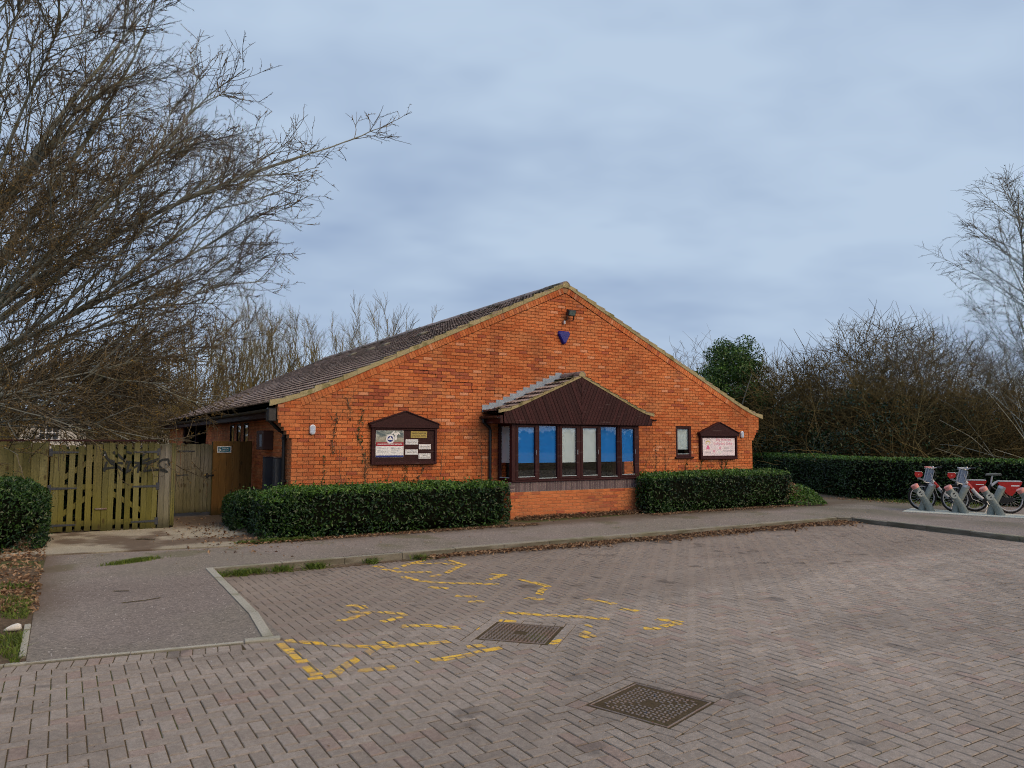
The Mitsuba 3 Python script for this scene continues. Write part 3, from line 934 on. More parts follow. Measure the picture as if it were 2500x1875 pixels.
# --- left side wall, with slots, porch and plinth
DEP = 19.5
slots = [(3.98, 4.52), (4.86, 5.40), (5.74, 6.28)]
side = Polygon([(0.262, -0.06), (DEP, -0.06), (DEP, 2.36), (0.262, 2.36)]).difference(unary_union([sbox(a, 0.95, b_, 2.16) for a, b_ in slots] + [sbox(10.2, -0.1, 15.5, 2.22)]))
sw = newkey("side_wall", B)
scene[sw] = mikit.ply(plate(side, np.array([0.006, 0, 0]), Y, Z, -X, -0.25, 0.0), MORTAR)
say(sw, label="shaded left side wall of red brick")
sface = Polygon([(0.0, -0.06), (DEP, -0.06), (DEP, 2.30), (0.0, 2.30)]).difference(unary_union([sbox(a, 0.95, b_, 2.16) for a, b_ in slots] + [sbox(10.2, -0.1, 15.5, 2.22), sbox(0, CZ, 0.12, 3)]))
brick_wall(sw, sface, np.array([0.006, 0, 0]), Y, -X, -0.027, RNG(31), first=300, near=lambda y, z: (60 if z < 0.8 else 0) + (40 if z < 1.7 and y > 3.4 else 0) + y, tonef=lambda x, z, r: (0.75 * r.random() if r.random() > 0.06 else 0.93, r.random()), proud=0.011)
pb = Bag()
for y_ in np.arange(0.05, 10.1, 0.075):
    pb.add(block(np.array([-0.004, 0, 0]), Y, Z, -X, y_, y_ + 0.066, 0.42, 0.63, 0, 0.018, 0.003), (brng.random(), .5))
pb.put("plinth_course", BLUEB, sw, kind="stuff", label="dark blue-brown plinth bricks low on the side wall")
# porch recess
pc = Bag()
pc.add(box(0.24, 2.2, 10.0, 10.2, -0.05, 2.4)).add(box(0.24, 2.2, 15.5, 15.7, -0.05, 2.4)).add(box(2.2, 2.3, 10.0, 15.7, -0.05, 2.4)).add(box(0.0, 2.3, 10.0, 15.7, 2.4, 2.44))
pc.put("porch", DARK, B, label="dark recessed porch in the side wall")
for y_ in (12.6, 15.38):
    put("porch_post", rbox(0.02, 0.12, y_ - 0.05, y_ + 0.05, 0.0, 2.22), STAIN, B, uv=None)
for a, b_ in slots:
    wd = newkey("slot_window", B)
    scene[wd] = mikit.ply(box(0.010, 0.016, a + 0.03, b_ - 0.03, 0.98, 2.13), GLASS)
    say(wd, label="narrow slot window in the side wall")
    fr = Bag()
    fr.add(rbox(-0.012, 0.06, a, a + 0.035, 0.95, 2.16)).add(rbox(-0.012, 0.06, b_ - 0.035, b_, 0.95, 2.16)).add(box(-0.010, 0.06, a + 0.035, b_ - 0.035, 0.95, 1.0)).add(box(-0.010, 0.06, a + 0.035, b_ - 0.035, 2.11, 2.16))
    fr.put("frame", STAIN, wd)
    put("blind", box(0.022, 0.026, a + 0.04, a + 0.15, 0.98, 2.08), PALE, wd)
# back and right walls close the shell (never seen from here)
put("right_wall", plate(Polygon([(0.27, -0.05), (DEP, -0.05), (DEP, 2.36), (0.27, 2.36)]), np.array([W, 0, 0]), Y, Z, X, -0.25, 0.0), MORTAR, B)
put("rear_wall", plate(gable_full, np.array([0, DEP, 0]), X, Z, Y, -0.2, 0.1), MORTAR, B)
put("floor", box(0.3, W - 0.3, 0.3, DEP - 0.2, -0.01, 0.12), DARK, B)
put("ceiling", box(0.26, W - 0.26, 0.27, DEP - 0.2, 2.38, 2.42), DARK, B)
put("inner_lining", Bag().add(box(2.6, 10.0, 1.9, 1.96, 0.1, 2.4)).add(box(9.2, 12.6, 1.6, 1.66, 0.1, 2.4)).mesh(), DARK, B)  # inner walls painted near black so the panes look unlit

# --- roof: every interlocking tile a piece
TP = 0.300          # cover width along y
GA = 0.322          # gauge along the slope
rf = newkey("roof", B)
th = math.atan(SL)
ux = math.cos(th)


def zroof(x):
    return ZA + 0.070 - SL * np.abs(x - XM) + bell(np.asarray(x) - XM)


xs = np.linspace(-0.44, W + 0.44, 60)
xs = np.unique(np.concatenate([xs, [XM]]))
rv = np.array([[x_, y_, zroof(x_) - 0.055] for x_ in xs for y_ in (0.02, DEP + 0.05)])
rfaces = np.array([[2 * i, 2 * i + 2, 2 * i + 3, 2 * i + 1] for i in range(len(xs) - 1)])
scene[rf] = mikit.ply((rv, rfaces), DARK)
say(rf, label="low-pitched roof of brown profiled concrete tiles")
prof = np.array([(0.0, 0.000), (0.030, 0.010), (0.070, 0.010), (0.100, 0.001), (0.150, 0.000), (0.180, 0.010), (0.220, 0.010), (0.250, 0.001), (0.297, 0.0)])


def tile(sgn, d_low, d_high, y0, lift, scale=1.0):
    """A double-roll tile from distance d_high to d_low down the slope (from the ridge)."""
    n = len(prof)
    rows = []
    for d, h in ((d_low, 0.036 + lift), (d_high, 0.0)):
        x_ = XM + sgn * d * ux
        zz = float(zroof(x_))
        rows.append([(x_ + sgn * 0.0, y0 + a, zz + h + b_ * 1.0) for a, b_ in prof])
    x_ = XM + sgn * (d_low - 0.045) * ux          # the nose is undercut: the lip below it lies in shade
    rows.append([(x_, p_[1], float(zroof(x_)) + 0.004 + prof[k][1] * 0.3) for k, p_ in enumerate(rows[0])])
    v = np.array(rows).reshape(-1, 3)
    f = []
    for k in range(n - 1):
        f += [[k, k + 1, n + k + 1], [k, n + k + 1, n + k], [k, 2 * n + k, 2 * n + k + 1], [k, 2 * n + k + 1, k + 1]]
    f += [[0, n, 2 * n], [n - 1, 3 * n - 1, 2 * n - 1]]
    return v, np.array(f)


trng = RNG(41)
rest = Bag()
cnt = 0
SLEN = (XM + 0.45) / ux
ncourse = int(SLEN / GA)
cand = []
for sgn in (-1, 1):
    for c in range(ncourse + 1):
        d_low = SLEN - c * GA
        d_high = max(d_low - GA - 0.02, 0.05)
        if d_low < 0.1:
            continue
        for k in range(int(DEP / TP) + 1):
            y0 = -0.045 + k * TP
            m = tile(sgn, d_low, d_high, y0, 0.003 * trng.normal())
            cand.append((0 if sgn < 0 else 1, y0 + 0.35 * c, m, (trng.random(), 0.25 + 0.6 * (d_low < 1.2) + 0.35 * (y0 < 0.2))))
cand.sort(key=lambda q: (q[0], q[1]))
for n, (a, b_, m, t) in enumerate(cand):
    if n < 300:
        put("tile", m, TILE, rf, uv=np.tile(t, (len(m[0]), 1)))
    else:
        rest.add(m, t)
rest.put("tiles_beyond", TILE, rf, kind="stuff")
# vent tiles
for y_ in (3.6, 6.3, 7.6, 9.3):
    x_ = XM - 2.2
    put("vent_tile", place(rbox(-0.13, 0.13, -0.14, 0.14, 0.0, 0.065, 0.03), roty(-th), (x_, y_, float(zroof(x_)) + 0.02)), CONC, rf, uv=None)
# ridge tiles
for k in range(int(DEP / 0.45) + 1):
    a = np.linspace(0, math.pi, 9)
    y0, y1 = -0.055 + 0.45 * k, -0.055 + 0.45 * (k + 1) - 0.006
    R = 0.125 + 0.003 * trng.normal()
    o = [(XM + R * math.cos(q), ZA + 0.015 + R * math.sin(q)) for q in a] + [(XM - (R - 0.02) * math.cos(q), ZA + 0.015 + (R - 0.02) * math.sin(q)) for q in a]
    m = plate(Polygon(o).buffer(0), np.array([0, y0, 0]), X, Z, Y, 0, y1 - y0)
    put("ridge_tile", m, TILE, rf, uv=np.tile((trng.random(), 0.9), (len(m[0]), 1)))
put("ridge_end", plate(Polygon([(XM + 0.105 * math.cos(q), ZA + 0.012 + 0.105 * math.sin(q)) for q in np.linspace(-0.35, math.pi + 0.35, 16)]), np.array([0, -0.045, 0]), X, Z, -Y, -0.03, 0.004), VERGE, rf)
# verge: bedding mortar under the tile edge, course by course
for sgn in (-1, 1):
    for c in range(ncourse + 1):
        d1 = SLEN - c * GA
        d0 = max(d1 - GA + 0.004, 0.02)
        if d1 < 0.1:
            continue
        xa, xb = XM + sgn * d0 * ux, XM + sgn * d1 * ux
        za, zb_ = float(zver(xa)), float(zver(xb))
        q = [(xa, za + 0.006), (xb, zb_ + 0.006), (xb, zb_ + 0.128 + 0.006 * trng.normal()), (xa, za + 0.096)]
        if sgn < 0:
            q = q[::-1]
        m = plate(Polygon(q).buffer(0), np.array([0, -0.034, 0]), X, Z, -Y, -0.05, 0.014 + 0.004 * trng.normal())
        put("verge_mortar", m, VERGE, rf)
# eaves on the left: fascia, soffit, gutter, brackets; downpipe at the front corner
put("fascia", rbox(-0.345, -0.320, 0.02, DEP, 2.185, 2.375), STAIN, B)
put("soffit", box(-0.320, 0.0, 0.02, DEP, 2.190, 2.205), STAIN, B)


def gutter(name, x0, y0, y1, z, r, parent, axis="y"):
    a = np.linspace(math.pi, 2 * math.pi, 11)
    o = [(r * math.cos(q), r * math.sin(q)) for q in a] + [((r - 0.006) * math.cos(q), (r - 0.006) * math.sin(q)) for q in a[::-1]]
    m = plate(Polygon(o).buffer(0), np.array([x0, y0, z]), X, Z, Y, 0, y1 - y0)
    put(name, m, BLACK, parent)


gutter("gutter", -0.405, 0.0, DEP, 2.355, 0.060, B)
put("gutter_end", rbox(-0.475, -0.30, -0.012, 0.16, 2.10, 2.37, 0.02), BLACK, B)
dp = Bag()
dp.add(tube([(-0.405, 0.30, 2.30), (-0.405, 0.30, 2.16), (-0.16, 0.32, 1.93), (-0.065, 0.33, 1.86), (-0.065, 0.33, 0.02)], 0.038, 10))
dp.put("downpipe", BLACK, B, label="black downpipe at the front left corner")
for z_ in (1.75, 0.9):
    put("pipe_bracket", rbox(-0.11, 0.0, 0.285, 0.375, z_, z_ + 0.05), BLACK, B)

# --- small window in the gable
def casement(parent, name, x0, x1, z0, z1, y, fw=0.05, blind=None, zb=None, sill=False, label=None, matl=STAIN, axis=None, handle=False, deep=0.07):
    """A framed pane in a plane facing -y: glass, frame bars and a roller blind behind."""
    k = newkey(name, parent)
    at = lambda m: m if axis is None else place(m, *axis)
    scene[k] = mikit.ply(at(box(x0 + fw * 0.8, x1 - fw * 0.8, y + 0.030, y + 0.034, z0 + fw * 0.8, z1 - fw * 0.8)), GLASS)
    if label:
        say(k, label=label)
    for a in ((x0, x0 + fw, z0, z1), (x1 - fw, x1, z0, z1), (x0 + fw, x1 - fw, z0, z0 + fw), (x0 + fw, x1 - fw, z1 - fw, z1)):
        m = at(rbox(a[0], a[1], y, y + deep, a[2], a[3], 0.006))
        put("frame", m, matl, k, uv=np.tile((brng.random(), .5), (len(m[0]), 1)))
    put("bead", at(box(x0 + fw, x1 - fw, y + 0.008, y + 0.028, z0 + fw, z0 + fw + 0.010)), PALE if sill else STAIN, k)
    if blind:
        put("blind", at(box(x0 + fw * 0.9, x1 - fw * 0.9, y + 0.062, y + 0.065, zb, z1 - fw * 0.9)), blind, k)
    if handle:
        put("handle", at(rbox(x1 - fw + 0.012, x1 - fw + 0.026, y - 0.018, y, 0.5 * (z0 + z1) - 0.06, 0.5 * (z0 + z1) + 0.05, 0.004)), STEEL, k)
    return k


casement(B, "window", 10.275, 10.845, 1.318, 2.150, -0.012, 0.075, PALE, 1.52, True, "small brown-framed window with pale blind")
put("window_sill", rbox(10.22, 10.90, -0.075, 0.02, 1.275, 1.318), STAIN, B, label="brown sill under the small window")

# --- bay window
bw = newkey("bay_base", B)
wallp = np.array([0, BYF + 0.006, 0])
bpoly = sbox(BX0, -0.06, BX1, 0.596)
scene[bw] = mikit.ply(Bag().add(box(BX0 + 0.006, BX1 - 0.006, BYF + 0.006, BYF + 0.11, -0.06, 0.80)).add(box(BX0 + 0.006, BX0 + 0.11, BYF + 0.11, -0.012, -0.06, 0.80)).add(box(BX1 - 0.11, BX1 - 0.006, BYF + 0.11, -0.012, -0.06, 0.80)).mesh(), MORTAR)
say(bw, label="brick base of the bay window")
brick_wall(bw, bpoly, wallp, X, -Y, 0.596 - 0.6, RNG(51), first=300, phase=BX0, tonef=lambda x, z, r: ((0.35 + 0.45 * r.random()) if r.random() > 0.10 else 0.93, r.random()), proud=0.009)
for sgn, xx in ((-1, BX0), (1, BX1)):
    brick_wall(bw, sbox(0.0, -0.06, -BYF - 0.012, 0.596), np.array([xx - sgn * 0.006, -0.012, 0]), -Y, X * sgn, 0.596 - 0.6, RNG(52 + sgn), first=20, proud=0.008, name="return_brick")
put("air_brick", block(wallp, X, Z, -Y, 6.52, 6.735, 0.01, 0.075, 0.0, 0.014, 0.004), CRIMSON, bw)
sc = newkey("soldier_course", B)
scene[sc] = mikit.ply(box(BX0 + 0.003, BX1 - 0.003, BYF + 0.004, BYF + 0.09, 0.597, 0.815), mat("pale_mortar", pr((0.42, 0.38, 0.36), 0.9, 0.1)))
say(sc, label="course of dark blue-grey bricks on end under the bay sill")
n = int((BX1 - BX0 - 0.22) / 0.075)
st = (BX1 - BX0 - 0.22) / n
for i in range(n):
    m = block(wallp, X, Z, -Y, BX0 + 0.11 + i * st + 0.005, BX0 + 0.11 + (i + 1) * st - 0.005, 0.602, 0.812, 0.0, 0.010 + 0.001 * brng.normal(), 0.003)
    put("brick", m, BLUEB, sc, uv=np.tile((brng.random(), .5), (len(m[0]), 1)))
for xx in (BX0, BX1 - 0.105):
    for k in range(3):
        m = block(wallp, X, Z, -Y, xx + 0.002, xx + 0.103, 0.602 + 0.071 * k, 0.602 + 0.071 * k + 0.062, 0.0, 0.010, 0.003)
        put("brick", m, BLUEB, sc, uv=np.tile((brng.random(), .5), (len(m[0]), 1)))
put("bay_sill", rbox(BX0 + 0.02, BX1 + 0.03, BYF - 0.045, BYF + 0.12, 0.815, 0.842, 0.006), STAIN, B)
by = newkey("bay_window", B)
FX0, FX1, FZ0, FZ1 = 4.69, 8.40, 0.842, 2.13
fr = Bag()
MUL = [4.69, 4.80, 5.39, 5.97, 6.535, 6.595, 7.17, 7.76, 8.31, 8.40]
for a, b_ in ((4.69, 4.795), (6.535, 6.595), (8.305, 8.40)):
    fr.add(rbox(a, b_, BYF - 0.0, BYF + 0.10, FZ0, FZ1))
for a in (5.39, 5.97, 7.17, 7.76):
    fr.add(rbox(a - 0.022, a + 0.022, BYF + 0.004, BYF + 0.10, FZ0, FZ1))
fr.add(box(FX0 + 0.1, FX1 - 0.09, BYF + 0.006, BYF + 0.10, FZ0, FZ0 + 0.02)).add(box(FX0 + 0.1, FX1 - 0.09, BYF + 0.006, BYF + 0.10, FZ1 - 0.025, FZ1))
scene[by] = mikit.ply(fr.mesh(), STAIN, uv=np.tile((0.6, .5), (fr.n, 1)))
say(by, label="row of six tall brown-framed panes with blue and white blinds")
cells = [(4.795, 5.368, 1, BLUE, "blue"), (5.412, 5.948, 0, BLUE, "blue"), (5.992, 6.535, 1, PALE, "white"), (6.595, 7.148, 1, PALE, "white"), (7.192, 7.738, 0, BLUE, "blue"), (7.782, 8.305, 1, BLUE, "blue")]
for a, b_, op, bl, w_ in cells:
    casement(by, "casement", a, b_, FZ0 + 0.02, FZ1 - 0.025, BYF - (0.012 if op else -0.012), 0.062 if op else 0.022, bl, 1.238, True, "pane with a %s blind drawn most of the way down" % w_, handle=bool(op))
# left and right returns of the bay
for sgn, xx in ((-1, 4.69), (1, 8.40)):
    R_ = rotz(-math.pi / 2) if sgn < 0 else rotz(math.pi / 2)
    # local x runs along the return, local -y points outward
    org = (xx, -0.03, 0) if sgn < 0 else (xx, BYF + 0.03, 0)
    casement(by, "side_casement", 0.04, 0.60, FZ0, FZ1, 0.0, 0.06, PALE, 1.238, True, "narrow side pane of the bay with white blind", axis=(R_, org))
put("inner_sill", box(4.80, 8.30, BYF + 0.10, 0.0, 0.80, 0.83), STAIN, by)
# bay gable boarding
BXC, BHW, BYV, BZE, BZA = 6.555, 2.165, -0.775, 2.315, 3.245
bs = (BZA - BZE) / BHW
bbell = lambda dx: 0.05 * np.clip((np.abs(dx) - 1.75) / 0.4, 0, None) ** 2
zb_v = lambda x: BZA - bs * np.abs(np.asarray(x) - BXC) + bbell(np.asarray(x) - BXC)
xs = np.linspace(BXC - 2.13, BXC + 2.13, 25)
face = Polygon([(BXC - 2.13, 2.125), (BXC + 2.13, 2.125)] + [(x_, float(zb_v(x_))) for x_ in xs[::-1]])
bf = newkey("bay_gable", B)
scene[bf] = mikit.ply(plate(face, np.array([0, BYV, 0]), X, Z, -Y, -0.09, -0.004), DARK)
say(bf, label="dark brown boarded gable over the bay, boards sloping to the middle")
for sgn in (-1, 1):
    a = math.radians(66)
    for i in range(36):
        # boards run from the centre line's foot outward and up
        d = i * 0.088
        u = np.array([sgn * math.cos(a), math.sin(a)])
        o = np.array([BXC + sgn * (d / math.sin(a)), 2.125]) - u * 0.5
        o2 = o + np.array([sgn * 0.078 / math.sin(a), 0])
        half = sbox(BXC + 0.003, 1, BXC + 4, 4) if sgn > 0 else sbox(BXC - 4, 1, BXC - 0.003, 4)
        q = Polygon([o, o2, o2 + u * 3, o + u * 3]).intersection(face).intersection(half)
        if q.area > 0.002:
            m = plate(q, np.array([0, BYV, 0]), X, Z, -Y, -0.004, 0.010 + 0.002 * brng.normal())
            if m:
                put("board", m, STAIN, bf, uv=np.tile((brng.random(), .5), (len(m[0]), 1)))
    for i in range(1, 30):
        d = i * 0.088
        u = np.array([sgn * math.cos(a), math.sin(a)])
        o = np.array([BXC - sgn * (d / math.sin(a)), 2.125]) - u * 0.5
        o2 = o + np.array([sgn * 0.078 / math.sin(a), 0])
        half = sbox(BXC + 0.003, 1, BXC + 4, 4) if sgn > 0 else sbox(BXC - 4, 1, BXC - 0.003, 4)
        q = Polygon([o, o2, o2 + u * 3, o + u * 3]).intersection(face).intersection(half)
        if q.area > 0.002:
            m = plate(q, np.array([0, BYV, 0]), X, Z, -Y, -0.004, 0.010 + 0.002 * brng.normal())
            if m:
                put("board", m, STAIN, bf, uv=np.tile((brng.random(), .5), (len(m[0]), 1)))
put("bay_soffit", Bag().add(box(BXC - 2.13, BXC - 1.865, BYV + 0.002, -0.004, 2.126, 2.140)).add(box(BXC + 1.845, BXC + 2.13, BYV + 0.002, -0.004, 2.126, 2.140)).add(box(BXC - 1.865, BXC + 1.845, BYV + 0.002, BYF + 0.10, 2.132, 2.145)).mesh(), STAIN, B)
# bay roof
br = newkey("bay_roof", B)
zbr = lambda x: BZA + 0.045 - bs * np.abs(np.asarray(x) - BXC) + bbell(np.asarray(x) - BXC)
xs = np.unique(np.concatenate([np.linspace(BXC - 2.25, BXC + 2.25, 31), [BXC]]))
rv = np.array([[x_, y_, float(zbr(x_)) - 0.035] for x_ in xs for y_ in (BYV - 0.02, -0.004)])
scene[br] = mikit.ply((rv, np.array([[2 * i, 2 * i + 2, 2 * i + 3, 2 * i + 1] for i in range(len(xs) - 1)])), DARK)
say(br, label="small mossy tiled roof over the bay window")
bth = math.atan(bs)
SL2 = 2.26 / math.cos(bth)
for sgn in (-1, 1):
    for c in range(8):
        d_low = SL2 - c * 0.31
        d_high = max(d_low - 0.33, 0.03)
        if d_low < 0.12:
            continue
        for k in range(3):
            y0 = BYV - 0.035 + 0.27 * k
            pf_ = prof * np.array([0.9, 1.0])
            n = len(pf_)
            rows = []
            for d, h in ((d_low, 0.040 + 0.005 * trng.normal()), (d_high, 0.0)):
                x_ = BXC + sgn * d * math.cos(bth)
                rows.append([(x_, min(y0 + a, -0.012), float(zbr(x_)) + h + b_) for a, b_ in pf_])
            x_ = BXC + sgn * (d_low - 0.04) * math.cos(bth)
            rows.append([(x_, p_[1], float(zbr(x_)) + 0.004) for p_ in rows[0]])
            v = np.array(rows).reshape(-1, 3)
            f = []
            for q in range(n - 1):
                f += [[q, q + 1, n + q + 1], [q, n + q + 1, n + q], [q, 2 * n + q, 2 * n + q + 1], [q, 2 * n + q + 1, q + 1]]
            put("tile", (v, np.array(f)), TILE, br, uv=np.tile((trng.random(), 0.95), (len(v), 1)))
        d0 = max(d_low - 0.31 + 0.003, 0.02)
        xa, xb = BXC + sgn * d0 * math.cos(bth), BXC + sgn * d_low * math.cos(bth)
        q = [(xa, float(zb_v(xa)) - 0.002), (xb, float(zb_v(xb)) - 0.002), (xb, float(zb_v(xb)) + 0.076), (xa, float(zb_v(xa)) + 0.064)]
        m = plate(Polygon(q if sgn > 0 else q[::-1]).buffer(0), np.array([0, BYV - 0.008, 0]), X, Z, -Y, -0.04, 0.012)
        put("verge_mortar", m, VERGE, br)
for k in range(2):
    a = np.linspace(0, math.pi, 9)
    y0 = BYV - 0.04 + 0.385 * k
    R = 0.105
    o = [(BXC + R * math.cos(q), BZA + 0.035 + R * math.sin(q)) for q in a] + [(BXC - (R - 0.02) * math.cos(q), BZA + 0.035 + (R - 0.02) * math.sin(q)) for q in a]
    m = plate(Polygon(o).buffer(0), np.array([0, y0, 0]), X, Z, Y, 0, 0.38)
    put("ridge_tile", m, TILE, br, uv=np.tile((trng.random(), 1.0), (len(m[0]), 1)))
put("ridge_end", plate(Polygon([(BXC + 0.09 * math.cos(q), BZA + 0.035 + 0.09 * math.sin(q)) for q in np.linspace(-0.3, math.pi + 0.3, 14)]), np.array([0, BYV - 0.032, 0]), X, Z, -Y, -0.02, 0.004), VERGE, br)
# stepped lead flashing against the gable, and the bay gutters and pipe
for sgn in (-1, 1):
    x_ = BXC + sgn * 0.04
    k = 0
    while abs(x_ - BXC) < 2.22:
        xa, xb = x_, x_ + sgn * 0.185
        z0, z1 = float(zbr(xb)) - 0.01, float(zbr(xa)) + 0.130
        q = [(xa, float(zbr(xa)) - 0.01), (xb + sgn * 0.004, z0), (xb + sgn * 0.004, z1 - 0.004), (xa, z1)]
        m = plate(Polygon(q if sgn > 0 else q[::-1]).buffer(0), np.array([0, -0.020, 0]), X, Z, -Y, 0.0, 0.005 + 0.001 * (k % 2))
        put("lead_flashing", m, LEAD, br)
        x_ = xb
        k += 1
for sgn in (-1, 1):
    gutter("bay_gutter", BXC + sgn * 2.28, BYV - 0.03, -0.02, 2.285, 0.055, B)
put("bay_fascia", Bag().add(rbox(BXC - 2.215, BXC - 2.14, BYV + 0.01, -0.02, 2.12, 2.30)).add(rbox(BXC + 2.14, BXC + 2.215, BYV + 0.01, -0.02, 2.12, 2.30)).mesh(), STAIN, B)
put("bay_downpipe", tube([(BXC - 2.28, -0.10, 2.25), (BXC - 2.28, -0.10, 2.16), (BXC - 2.10, -0.072, 2.03), (BXC - 2.07, -0.065, 1.98), (BXC - 2.07, -0.065, 0.0)], 0.036, 10), BLACK, B, label="black downpipe left of the bay window")

# ---------------------------------------------------------------- things fixed to the walls
def words(txt, x, z, h, y, matl, parent, name="lettering", width=None, bold=False, centre=True, slant=None, label=None):
    m = meshkit.text_mesh(txt, h, 0.0012, bold)
    v = np.array(m.vertices)
    wid = v[:, 0].max() - v[:, 0].min()
    s = 1.0 if width is None else width / wid
    v[:, 0] = (v[:, 0] - (0.5 * (v[:, 0].max() + v[:, 0].min()) if centre else v[:, 0].min())) * s
    vv = np.column_stack([x + v[:, 0], y - v[:, 2], z + v[:, 1]])
    put(name, (vv, m.faces), matl, parent, label=label)


def notice_board(x0, x1, z0, z1, zp, label, inner):
    nb = thing("notice_board", label, "notice board", "pedimented notice boards on the gable")
    put("back_board", rbox(x0 + 0.03, x1 - 0.03, -0.075, -0.016, z0 + 0.02, z1), STAIN, nb, uv=None)
    mid = 0.5 * (x0 + x1)
    w_ = 0.055
    for a in ((x0 + 0.03, x0 + 0.03 + w_, z0, z1), (x1 - 0.03 - w_, x1 - 0.03, z0, z1)):
        m = rbox(a[0], a[1], -0.105, -0.076, a[2], a[3], 0.006)
        put("frame", m, STAIN, nb, uv=np.tile((0.7, 0.5), (len(m[0]), 1)))
    m = rbox(x0 + 0.03 + w_, x1 - 0.03 - w_, -0.107, -0.076, z0, z0 + 0.06, 0.006)
    put("frame", m, STAIN, nb, uv=np.tile((0.7, 0.5), (len(m[0]), 1)))
    m = rbox(x0 + 0.03 + w_, x1 - 0.03 - w_, -0.107, -0.076, z1 - 0.04, z1, 0.006)
    put("frame", m, STAIN, nb, uv=np.tile((0.7, 0.5), (len(m[0]), 1)))
    put("cornice", rbox(x0 - 0.005, x1 + 0.005, -0.145, -0.016, z1, z1 + 0.055, 0.008), STAIN, nb)
    m = plate(Polygon([(x0 - 0.02, z1 + 0.056), (x1 + 0.02, z1 + 0.056), (x1 + 0.02, z1 + 0.085), (mid, zp), (x0 - 0.02, z1 + 0.085)]), np.zeros(3), X, Z, -Y, 0.016, 0.125)
    put("pediment", m, STAIN, nb, uv=np.tile((0.3, 0.5), (len(m[0]), 1)))
    a = math.atan2(zp - z1 - 0.085, mid - x0 + 0.02)
    for sgn in (-1, 1):
        L = math.hypot(zp - z1 - 0.085, mid - x0 + 0.02)
        m = place(rbox(-0.012, L, -0.150, -0.014, -0.012, 0.010, 0.004), roty(-a if sgn < 0 else -(math.pi - a)), (x0 - 0.02 if sgn < 0 else x1 + 0.02, 0, z1 + 0.095))
        put("capping", m, STAIN, nb)
    inner(nb)
    return nb


